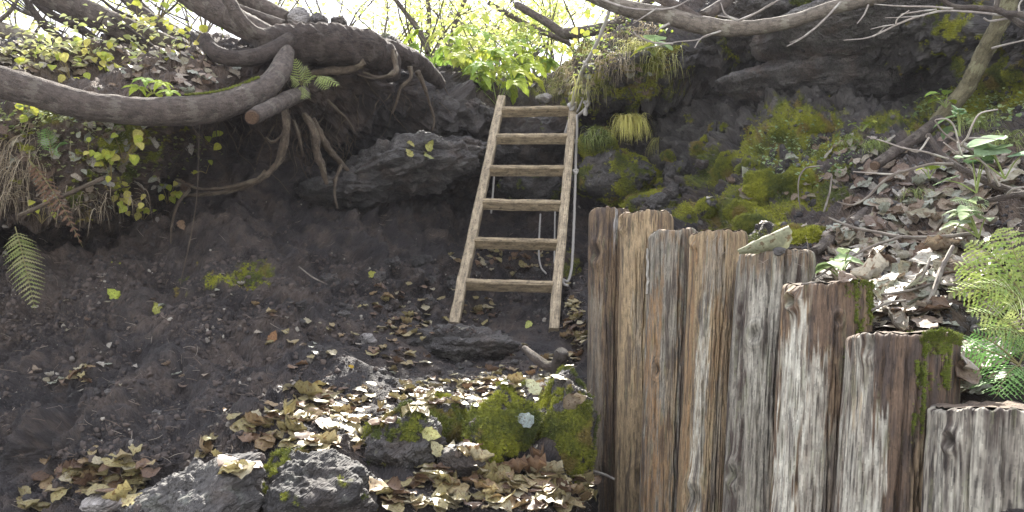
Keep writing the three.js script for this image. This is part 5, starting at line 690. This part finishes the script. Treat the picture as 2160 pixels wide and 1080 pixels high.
[[322, 178, 3.1, 5, 62, 'pale green maple seedling resting on the bent trunk', lime], [470, 60, 3.9, 2, 40, 'lobed leaf sprig behind the curved stub', lime]].forEach(([x, y, d, n, s, label, cols], k) => { const S = rng(70 + k), b = P(x, y + 20, d), t = thing('maple_seedling', b, label, 'plant'); for (let i = 0; i < n; i++) { const p = P(x + (S() - 0.5) * s * 1.2, y + (S() - 0.5) * s * 0.5, d - 0.05 + 0.1 * S()); const st = part('stem', tube([{ p: b.clone(), r: 0.002 }, { p, r: 0.001 }], { radial: 4, n: 4, cap: false }), std({ color: rgb(0.3, 0.3, 0.1) }), t, b); leafAt(st, b, mapleGeo, green(cols[i % 4]), p, V(S() - 0.5, -0.3, 0.5), toCam(p).add(V(0, 1.2, 0)), s * 0.62 * d / F); } });
// broad cool green herbs on the right slope
[[2120, 365, 2.0, 0.1, 5, 0.09, cool, roundLeaf, 'round blue green leaves at the right edge above the dead branch'], [2060, 395, 2.05, 0.08, 4, 0.075, cool, roundLeaf, 'oval pale green leaves under the dead branch'], [2065, 490, 1.95, 0.07, 8, 0.06, [[0.4, 0.48, 0.35], [0.32, 0.42, 0.24]], ovate[1], 'silvery herb beside the long twig near the ferns'], [1775, 575, 1.95, 0.06, 6, 0.075, [[0.34, 0.42, 0.26], [0.28, 0.38, 0.2]], ovate[0], 'pale green herb behind the cracked log'], [2025, 275, 2.5, 0.07, 5, 0.07, cool, ovate[0], 'long leaved herb beside the slender trunk foot'], [1995, 215, 3.2, 0.06, 6, 0.05, lime, ovate[3], 'bright small leaf sprig on the slender trunk'], [1960, 365, 2.5, 0.05, 3, 0.05, lime, ovate[1], 'lime sprig near the middle of the right slope'], [1820, 265, 3.4, 0.05, 4, 0.05, lime, ovate[1], 'small lime sprig below the cliff bulge'], [1380, 105, 4.3, 0.1, 4, 0.13, [[0.35, 0.5, 0.3], [0.5, 0.52, 0.12]], roundLeaf, 'mottled broad leaf hanging from the mossy block']].forEach(([x, y, d, h, n, s, cols, geo, label], k) => bushy('broad_herb', label, 'plant', 'broad leaved herbs on the right slope', x, y + 12, d, { n, h, size: s, geos: [geo], cols, tr: 0.3, seed: 400 + k, spread: 0.9, droop: 0.2 }));

// ferns
function frondGeo(p0, p1, p2, W, n, cols, nrm, seed) {
  const S = rng(seed), gb = new GB(), cv = new THREE.QuadraticBezierCurve3(p0, p1, p2), L = cv.getLength();
  tubeInto(gb, [0, 0.33, 0.66, 1].map((t) => ({ p: cv.getPoint(t), r: 0.0022 * (1 - t * 0.75) })), { radial: 4, n: 14, cap: false, color: [0.22, 0.2, 0.08] });
  for (let k = 1; k < n; k++) {
    const t = 0.08 + 0.92 * k / n, p = cv.getPoint(t), T = cv.getTangent(t), B = T.clone().cross(nrm).normalize(), up = B.clone().cross(T).normalize(), len = W * Math.pow(Math.sin(Math.PI * clamp(0.1 + 0.9 * Math.pow(t, 0.8), 0, 1)), 0.85) * (0.9 + 0.2 * S());
    for (const sd of [-1, 1]) {
      const dir = B.clone().multiplyScalar(sd).addScaledVector(T, 0.45).addScaledVector(up, -0.15 + 0.3 * (S() - 0.5)).normalize(), c = mixc(cols[0], cols[1], S()), m = Math.max(4, Math.round(len / 0.008)), sub = L / n * 0.46; let prev = null;
      for (let i = 0; i <= m; i++) { const f = i / m, q = p.clone().addScaledVector(dir, len * f).addScaledVector(up, -0.3 * len * f * f), w = sub * Math.pow(1 - f, 0.7) * (i === 0 ? 0.5 : 1), e = T.clone().addScaledVector(dir, 0.35); const lo = gb.v(q.clone().addScaledVector(e, -w * 0.2).addScaledVector(up, 0.0015), 0, 0, c), mid = gb.v(q, 0, 0, c), hi = gb.v(q.clone().addScaledVector(e, w * 0.25).addScaledVector(up, 0.0015), 0, 0, c), tl = gb.v(q.clone().addScaledVector(e, -w).addScaledVector(dir, len / m * 0.35), 0, 0, c), th = gb.v(q.clone().addScaledVector(e, w).addScaledVector(dir, len / m * 0.35), 0, 0, c); if (prev) { gb.q(prev[0], lo, mid, prev[1]); gb.q(prev[1], mid, hi, prev[2]); gb.t(prev[0], prev[3], lo); gb.t(prev[2], hi, prev[4]); } prev = [lo, mid, hi, tl, th]; }
    }
  }
  return gb.build();
}
const fernMat = leafMat(0xffffff, 0.4, { vertexColors: true, roughness: 0.8 });
function fern(label, base, tips, W, cols, seed, o = {}) {             // base and tips: [px, py, depth]
  const b = P(...base), t = thing('fern', b, label, 'fern', 'ferns');
  tips.forEach(([x, y, d, k], i) => { const e = P(x, y, d), m = b.clone().lerp(e, 0.5).add(V(0, (o.arch ?? 0.18) * b.distanceTo(e), 0)); part('frond', frondGeo(b, m, e, W * (k ?? 1), o.n ?? 16, cols, toCam(m).add(V(0, o.up ?? 0.9, 0)).normalize(), seed + i), fernMat, t, b); });
  return t;
}
const fy = [[0.22, 0.32, 0.07], [0.34, 0.39, 0.11]], fg = [[0.14, 0.3, 0.07], [0.2, 0.36, 0.1]];
fern('brown green fern frond hanging from the left bank', [32, 478, 2.86], [[74, 655, 2.76], [60, 600, 2.84, 0.7]], 0.068, [[0.18, 0.22, 0.06], [0.3, 0.28, 0.14]], 900, { arch: 0.06, n: 18, up: 0.1 });
fern('withered rusty fern draped over the left brow', [60, 335, 2.9], [[175, 522, 2.84], [120, 470, 2.86, 0.8]], 0.035, [[0.12, 0.065, 0.04], [0.19, 0.11, 0.06]], 910, { arch: 0.12 });
fern('yellowing fern arching in from the right edge above the green fern', [2180, 660, 1.62], [[2000, 620, 1.62], [2010, 560, 1.7], [2040, 510, 1.75], [2110, 480, 1.75], [2150, 520, 1.7], [2060, 600, 1.58]], 0.068, fy, 920, { n: 14, arch: 0.28 });
fern('pale yellow fern low at the right edge', [2190, 740, 1.52], [[2040, 660, 1.5], [2075, 700, 1.48], [2120, 640, 1.5]], 0.055, [[0.24, 0.34, 0.09], [0.36, 0.4, 0.14]], 930, { n: 13, arch: 0.28 });
fern('fresh green fern behind the shortest log', [2150, 770, 1.45], [[2020, 735, 1.45], [2100, 838, 1.38], [2170, 830, 1.4], [2050, 700, 1.5], [2180, 720, 1.45]], 0.062, fg, 940, { n: 12 });
fern('small bright fern growing on the root mass', [636, 180, 3.66], [[622, 122, 3.6], [648, 140, 3.6], [638, 210, 3.58], [612, 160, 3.6], [660, 160, 3.6]], 0.045, [[0.4, 0.5, 0.14], [0.5, 0.56, 0.2]], 950, { n: 10, arch: 0.05 });
fern('little fern frond right of the one on the root mass', [668, 160, 3.72], [[716, 182, 3.66], [700, 172, 3.64], [690, 190, 3.66]], 0.04, [[0.5, 0.56, 0.22], [0.42, 0.52, 0.16]], 960, { n: 9, arch: 0.1 });
fern('green fern tip beside the tree stems at the left brow', [110, 330, 2.95], [[95, 270, 2.92], [130, 300, 2.9]], 0.04, fg, 970, { n: 12 });
fern('pale fern sprig under the dead branch at the right', [2070, 440, 2.05], [[2010, 425, 2.0], [2030, 450, 2.0], [2060, 415, 2.0]], 0.035, [[0.4, 0.52, 0.3], [0.5, 0.58, 0.34]], 980, { n: 12 });

// grass tufts
function tuft(label, px, py, n, L, cols, { droop = 0.9, seed = 1, w = 0.0022, spread = 0.05, off = 0.02, group = 'grass tufts', d0 } = {}) {
  const h = d0 ? { p: P(px, py, d0), n: V(0, 0.6, 0.8) } : hit(px, py); if (!h) return; const S = rng(seed), gb = new GB(), b = h.p.clone();
  for (let k = 0; k < n; k++) {
    const a = S() * TAU, dir = V(Math.cos(a), 0, Math.sin(a)).addScaledVector(h.n, 0.6).add(V(0, 0.5, 0)).normalize(), l = L * (0.5 + 0.6 * S()), c = mixc(cols[0], cols[1], S()), st = b.clone().add(V((S() - 0.5) * spread * 2, (S() - 0.5) * spread, (S() - 0.5) * spread)), side = dir.clone().cross(V(S() - 0.5, 1, S() - 0.5)).normalize(); let prev = null;
    for (let i = 0; i <= 5; i++) { const t = i / 5, q = st.clone().addScaledVector(dir, l * t * (1 - 0.35 * t * droop)).add(V(0, -droop * l * t * t * 0.85, 0)).addScaledVector(h.n, off * t), ww = w * (1 - t * 0.85), x = gb.v(q.clone().addScaledVector(side, ww), 0, t, c), y = gb.v(q.clone().addScaledVector(side, -ww), 1, t, c); if (prev) gb.q(prev[0], prev[1], y, x); prev = [x, y]; }
  }
  const g = gb.build(); g.translate(-b.x, -b.y, -b.z); const m = single('grass_tuft', g, fernMat, label, 'grass', group); m.position.copy(b); return m;
}
const gy = [[0.4, 0.42, 0.13], [0.5, 0.46, 0.2]], gg = [[0.2, 0.28, 0.07], [0.34, 0.38, 0.12]], gd = [[0.28, 0.22, 0.14], [0.45, 0.38, 0.26]];
tuft('large bright grass tuft hanging over the rock in the hollow', 1330, 258, 420, 0.19, [[0.5, 0.5, 0.12], [0.62, 0.56, 0.2]], { d0: 4.55, seed: 1, droop: 1.2, spread: 0.06 }); tuft('dark green grass tuft beside the large bright tuft', 1264, 284, 130, 0.11, gg, { seed: 2, droop: 1.2, spread: 0.08 }); tuft('thin grass wisp right of the large bright tuft', 1388, 292, 40, 0.14, gy, { seed: 3, droop: 1.2, spread: 0.02 });
[[1300, 128, 130, 0.17, 'drooping straw grass on the left of the mossy block'], [1345, 100, 150, 0.2, 'broad straw grass tuft over the mossy block'], [1402, 118, 90, 0.16, 'straw grass at the right end of the mossy block'], [1375, 70, 110, 0.2, 'tall straw grass on top of the mossy block'], [1245, 168, 90, 0.13, 'pale grass right of the knotted rope'], [1190, 188, 150, 0.15, 'pale grass left of the knotted rope'], [1215, 140, 130, 0.16, 'sunlit grass on the slope above the ladder'], [1165, 178, 100, 0.12, 'short grass above the white stone'], [1262, 105, 90, 0.16, 'grass behind the rope on the sunlit slope'], [1305, 80, 90, 0.18, 'sunlit grass above the mossy block']].forEach(([x, y, n, l, label], k) => tuft(label, x, y, n, l, k % 3 ? gy : gd, { seed: 20 + k, droop: 1.15, spread: 0.1 }));
[[15, 300, 70, 0.2, 'dry straw tuft at the left edge under the bent trunk'], [40, 345, 80, 0.2, 'dry straw hanging over the left brow'], [90, 280, 40, 0.14, 'dry grass wisp below the bent trunk'], [10, 400, 60, 0.17, 'dry grass hanging at the left edge'], [150, 420, 45, 0.14, 'dry grass hanging from the lip near the rusty fern'], [240, 400, 30, 0.12, 'thin dry grass on the lip below the yellow cluster']].forEach(([x, y, n, l, label], k) => tuft(label, x, y, n, l, gd, { seed: 60 + k, droop: 1.1, spread: 0.09 }));
[[1850, 315, 160, 0.12, 'green grass tuft left of the fallen limb'], [2060, 265, 120, 0.16, 'green grass below the slender trunk'], [1940, 420, 100, 0.12, 'thin grass in the litter of the right slope'], [1730, 330, 100, 0.1, 'short grass in the moss behind the logs'], [2120, 300, 100, 0.16, 'grass at the right edge above the round leaves'], [1800, 300, 80, 0.1, 'grass wisp under the cliff bulge']].forEach(([x, y, n, l, label], k) => tuft(label, x, y, n, l, gg, { seed: 90 + k, droop: 0.9, spread: 0.05, w: 0.0014 }));
// moss cushions
[[1690, 508, 46, 26, 'bright green moss cushion right of the curled leaf'], [1588, 484, 40, 22, 'olive moss cushion behind the fifth log'], [1655, 290, 34, 24, 'olive moss cushion high in the rocky bank'], [1600, 395, 30, 30, 'moss cushion in the middle of the rocky bank'], [1530, 360, 22, 24, 'small moss cushion at the left of the rocky bank'], [1680, 385, 36, 22, 'bright moss cushion under the brown leaf'], [1560, 450, 30, 20, 'low moss cushion above the fourth log'], [1720, 270, 30, 22, 'rounded moss cushion below the cliff bulge']].forEach(([x, y, w, hh, label], k) => { const h = hit(x, y); if (!h) return; const d = h.d + 0.03, at = P(x, y, d), g = rockGeo(w * d / F, hh * d / F, w * d / F * 0.8, { seed: k + 30, rough: 0.35, lumps: 0.35, moss: 2.4, detail: 18 }, new THREE.Quaternion(), at); g.translate(-at.x, -at.y, -at.z); const m = single('moss_cushion', g, M.moss, label, 'moss', 'moss cushions on the rocky bank'); m.position.copy(at); });
{
  const list = [], N = groundGeo.attributes.normal.array;
  for (const k of mossPts) { for (let q = 0; q < 2; q++) { const o = k * 3, x = G[o] + rr(-0.004, 0.004), y = G[o + 1], z = G[o + 2] + rr(-0.004, 0.004); if (z > 0) continue; const c = mossCol(x, y, z), f = 0.8 + 0.7 * R(); list.push({ p: V(x, y, z), n: V(N[o] + gauss() * 0.4, N[o + 1] + 0.3, N[o + 2] + gauss() * 0.4).normalize(), s: rr(0.005, 0.011), c: c.map((v) => v * f) }); } }
  for (const [x, y, z, a, b, c] of mossTops) for (let q = 0; q < 3; q++) { const col = mossCol(x, y, z), f = 0.8 + 0.7 * R(); list.push({ p: V(x + rr(-0.005, 0.005), y + rr(-0.005, 0.005), z + rr(-0.005, 0.005)), n: V(a + gauss() * 0.4, b + 0.25, c + gauss() * 0.4).normalize(), s: rr(0.005, 0.011), c: col.map((v) => v * f) }); }
  const m = instances('moss', fuzzGeo, fuzzMat, list); scene.add(m); tag(m, 'short green moss growing over rocks and banks', 'moss', null, 'stuff'); console.log('moss', list.length);
}
{ // crumbs of soil, grit and rootlets
  const crumb = new THREE.IcosahedronGeometry(1, 1); { const p = crumb.attributes.position; for (let k = 0; k < p.count; k++) { const v = V(p.getX(k), p.getY(k), p.getZ(k)), f = 1 + 0.35 * n3(v.x * 2, v.y * 2, v.z * 2); p.setXYZ(k, v.x * f, v.y * f * 0.75, v.z * f); } crumb.computeVertexNormals(); }
  const list = [];
  for (let k = 0; k < 30000; k++) { const x = rr(-60, 1236), y = R() < 0.3 ? rr(540, 720) : rr(420, 1090), h = hit(x, y); if (!h || h.d > 5.2 || n3(h.p.x * 3, h.p.y * 3, h.p.z * 3) < 0.25 * R() - 0.3 || BARE.some(([bx, by, ra, rb]) => ((x - bx) / ra) ** 2 + ((y - by) / rb) ** 2 < 1.1)) continue; const s = 0.0016 + 0.0075 * Math.pow(R(), 7), t = R(), c = t < 0.975 ? mixc(soilC, soilB, R()) : t < 0.99 ? C(0.16, 0.145, 0.125) : C(0.28, 0.26, 0.22); list.push({ p: h.p.addScaledVector(h.n, s * 0.3), n: h.n, s3: V(s * rr(0.7, 1.4), s, s * rr(0.7, 1.4)), c }); }
  for (let k = 0; k < 3000; k++) { const x = rr(1250, 2160), y = rr(150, 700), h = hit(x, y); if (!h || h.d > 5.2 || h.d < 1.6 || POSTS.some((o) => Math.abs(h.d - o.d) < 0.3 && x > o.e[0] - 40 && x < o.e[1] + 10 && y > o.y - 8)) continue; const s = 0.002 + 0.01 * Math.pow(R(), 5); list.push({ p: h.p.addScaledVector(h.n, s * 0.3), n: h.n, s3: V(s * rr(0.7, 1.4), s, s), c: mixc(soilC, greyA, R()) }); }
  const m = instances('soil_crumbs', crumb, std({ roughness: 0.95 }), list); scene.add(m); tag(m, 'dark soil crumbs and grit strewn over the bank', 'grit', null, 'stuff');
  const gb = new GB();
  for (let k = 0; k < 900; k++) { const x = k < 650 ? rr(-40, 1240) : rr(1500, 2160), y = k < 650 ? rr(430, 1080) : rr(230, 560), h = hit(x, y); if (!h || h.d > 5 || h.d < 1.5 || BARE.some(([bx, by, ra, rb]) => ((x - bx) / ra) ** 2 + ((y - by) / rb) ** 2 < 1.1)) continue; const a = R() * TAU, t = V(Math.cos(a), gauss() * 0.5, Math.sin(a)), u = t.sub(h.n.clone().multiplyScalar(t.dot(h.n))).normalize(), l = rr(0.012, 0.05), bend = h.n.clone().cross(u).multiplyScalar(l * gauss() * 0.15), c = mixc(C(0.16, 0.12, 0.09), C(0.4, 0.36, 0.3), R() * R()), r = rr(0.0004, 0.0009), p = h.p.addScaledVector(h.n, 0.004); tubeInto(gb, [{ p, r }, { p: p.clone().addScaledVector(u, l * 0.5).add(bend).addScaledVector(h.n, 0.004), r }, { p: p.clone().addScaledVector(u, l).addScaledVector(h.n, 0.003), r: r * 0.6 }], { radial: 3, n: 5, cap: false, rough: 0, color: c }); }
  single('twig_litter', gb.build(), M.plain, 'fine rootlets and twig bits scattered over the soil', 'twig litter', null, 'stuff');
}
console.log('plants');
// ------------------------------------------------------------------ undergrowth of the brow and the wood beyond the notch
const smallLeaf = leafInto(new GB(), { nT: 4, w: 0.36, serr: 0, fold: 0.25, curl: -0.2, crumple: 0.03, seed: 3 }).build();
const crownMat = leafMat(0xffffff, 0.6, { roughness: 0.7 });
{
  const list = [];
  for (const [cx, cy, rx, ry, n, s, cols] of [[120, 250, 180, 40, 420, 0.018, [[0.3, 0.36, 0.12], [0.4, 0.42, 0.16], [0.2, 0.26, 0.08]]], [200, 120, 200, 40, 170, 0.036, [[0.5, 0.55, 0.2], [0.58, 0.58, 0.26], [0.4, 0.45, 0.16]]], [90, 130, 100, 40, 110, 0.03, [[0.6, 0.58, 0.24], [0.5, 0.5, 0.2]]], [300, 90, 100, 30, 130, 0.03, [[0.6, 0.58, 0.24], [0.52, 0.54, 0.22]]], [260, 330, 200, 50, 300, 0.016, [[0.3, 0.33, 0.12], [0.2, 0.22, 0.08]]], [1700, 330, 120, 70, 260, 0.016, [[0.2, 0.3, 0.12], [0.3, 0.4, 0.16]]], [2050, 240, 140, 40, 260, 0.018, [[0.2, 0.3, 0.1], [0.32, 0.4, 0.14]]], [1230, 110, 70, 50, 300, 0.025, lime], [1340, 60, 90, 30, 200, 0.025, [...lime, ...gd]]])
    for (let k = 0; k < n; k++) { const a = R() * TAU, q = Math.sqrt(R()), h = hit(cx + Math.cos(a) * rx * q, cy + Math.sin(a) * ry * q); if (!h) continue; const c = cols[Math.floor(R() * cols.length)], ss = s * rr(0.6, 1.4); list.push({ p: h.p.addScaledVector(h.n, rr(0.01, 0.07)).add(V(0, rr(0, 0.12) * (s > 0.02 ? 1 : 0.3), 0)), n: V(gauss() * 0.9, 0.75, 0.5 + gauss() * 0.8).normalize(), s: ss, c }); }
  const m = instances('undergrowth', smallLeaf, crownMat, list); scene.add(m); tag(m, 'low leafy ground cover on the brows and mossy slope', 'undergrowth', null, 'stuff');
}
function shrub(label, group, px, py, d, { h = 2, spread = 0.8, stems = 5, leaves = 500, size = 0.045, cols = lime, seed = 1, lean = [0, 0], bark = M.twig, r = 0.014 }) {
  const S = rng(seed), b = P(px, py, d), t = thing('woodland_shrub', b, label, 'shrub', group), list = [], g2 = () => (S() + S() + S() - 1.5) * 0.8;
  for (let k = 0; k < stems; k++) {
    const a = S() * TAU, top = b.clone().add(V(Math.cos(a) * spread * (0.3 + S()) + lean[0], h * (0.65 + 0.45 * S()), Math.sin(a) * spread * (0.3 + S()) + lean[1])), pts = [0, 0.25, 0.5, 0.75, 1].map((f) => ({ p: b.clone().lerp(top, f).add(V(g2() * 0.08 * f, f * (1 - f) * 0.3, g2() * 0.08 * f)), r: r * (1 - 0.8 * f) }));
    part('stem', tube(pts, { radial: 6, n: 16, cap: false }), bark, t, b);
    for (let q = 0; q < 5; q++) { const f = 0.25 + 0.7 * S(), i = Math.min(3, Math.floor(f * 4)), s0 = pts[i].p.clone().lerp(pts[i + 1].p, f * 4 - i), e = s0.clone().add(V(g2() * 0.9, 0.15 + S() * 0.5, g2() * 0.9).multiplyScalar(spread * 0.7)); part('branch', tube([{ p: s0, r: r * 0.4 }, { p: s0.clone().lerp(e, 0.5).add(V(g2() * 0.05, 0.03, 0)), r: r * 0.28 }, { p: e, r: r * 0.12 }], { radial: 5, n: 8, cap: false }), bark, t, b); const m = Math.floor(leaves / stems / 5); for (let w = 0; w < m; w++) { const f2 = S(); list.push({ p: s0.clone().lerp(e, f2).add(V(g2() * 0.14, g2() * 0.12, g2() * 0.14)).sub(b), n: V(g2() * 0.8, 1, g2() * 0.8).normalize(), s: size * (0.6 + 0.7 * S()), c: cols[Math.floor(S() * cols.length)], yaw: S() * TAU }); } }
  }
  const m = instances('crown', smallLeaf, crownMat, list); m.userData.kind = 'stuff'; t.add(m);
}
const WG = 'shrubs in the sunlit wood beyond the notch', bright = [[0.64, 0.7, 0.22], [0.72, 0.74, 0.34], [0.56, 0.66, 0.2], [0.76, 0.74, 0.36], [0.48, 0.58, 0.18]];  // leaf colours paled so the backlit wood looks overexposed
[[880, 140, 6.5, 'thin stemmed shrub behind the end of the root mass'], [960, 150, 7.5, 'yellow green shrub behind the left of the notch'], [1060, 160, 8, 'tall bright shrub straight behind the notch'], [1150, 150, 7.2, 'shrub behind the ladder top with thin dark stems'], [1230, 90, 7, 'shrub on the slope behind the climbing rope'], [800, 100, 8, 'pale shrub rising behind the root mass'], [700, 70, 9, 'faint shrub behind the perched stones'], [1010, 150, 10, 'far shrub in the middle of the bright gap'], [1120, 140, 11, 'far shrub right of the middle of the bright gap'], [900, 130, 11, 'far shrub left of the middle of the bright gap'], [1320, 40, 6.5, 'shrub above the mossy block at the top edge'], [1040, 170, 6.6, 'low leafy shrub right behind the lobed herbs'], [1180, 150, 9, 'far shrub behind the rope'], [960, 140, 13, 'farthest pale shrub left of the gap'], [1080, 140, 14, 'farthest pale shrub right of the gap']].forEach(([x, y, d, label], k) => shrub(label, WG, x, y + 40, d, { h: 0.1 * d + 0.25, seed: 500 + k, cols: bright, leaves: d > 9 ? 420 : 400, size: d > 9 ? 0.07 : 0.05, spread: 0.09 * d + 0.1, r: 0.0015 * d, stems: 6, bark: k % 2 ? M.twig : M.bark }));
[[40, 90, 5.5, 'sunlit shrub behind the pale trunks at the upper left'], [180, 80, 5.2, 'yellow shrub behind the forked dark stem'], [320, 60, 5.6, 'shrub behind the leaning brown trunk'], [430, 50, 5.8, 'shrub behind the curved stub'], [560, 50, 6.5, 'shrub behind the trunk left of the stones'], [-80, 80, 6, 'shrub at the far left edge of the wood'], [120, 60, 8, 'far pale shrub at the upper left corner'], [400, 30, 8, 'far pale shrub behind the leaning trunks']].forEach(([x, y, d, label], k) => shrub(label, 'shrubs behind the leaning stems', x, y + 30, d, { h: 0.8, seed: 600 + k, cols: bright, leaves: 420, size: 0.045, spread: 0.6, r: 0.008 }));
// low bent branches in the wood right of the notch
[[[[1190, 70, 6.2, 12], [1240, 66, 6.0, 12], [1300, 50, 5.8, 11], [1350, 20, 5.6, 11], [1400, -30, 5.5, 10]], 'grey bent branch low behind the rope'], [[[1090, 10, 6.4, 8], [1150, 45, 6.3, 9], [1200, 75, 6.2, 9], [1260, 60, 6.0, 8]], 'sagging branch above the ladder top'], [[[1030, 5, 6.8, 5], [1090, 40, 6.8, 6], [1140, 65, 6.8, 6], [1200, 90, 6.8, 6]], 'thin dark branch slanting through the bright gap'], [[[820, -20, 6.4, 4], [850, 20, 6.4, 5], [880, 60, 6.4, 6], [905, 110, 6.4, 7]], 'slim grey stem leaning behind the root mass'], [[[900, -20, 7, 5], [905, 40, 7, 5], [900, 100, 7, 5], [912, 160, 7, 6]], 'upright dark stem at the left of the bright gap'], [[[990, -20, 7.4, 4], [960, 50, 7.4, 5], [945, 120, 7.4, 5]], 'thin stem in the bright gap leaning right']].forEach(([l, label]) => single('wood_branch', tube(pp(l), { radial: 9, n: 30, rough: 0.1 }), M.bark, label, 'branch', 'branches in the wood beyond the notch'));
{ let n = 0; scene.traverse((o) => { if (o.isMesh && !o.isInstancedMesh) n += (o.geometry.index ?? o.geometry.attributes.position).count / 3; }); console.log('triangles', n); }
renderer.render(scene, camera);
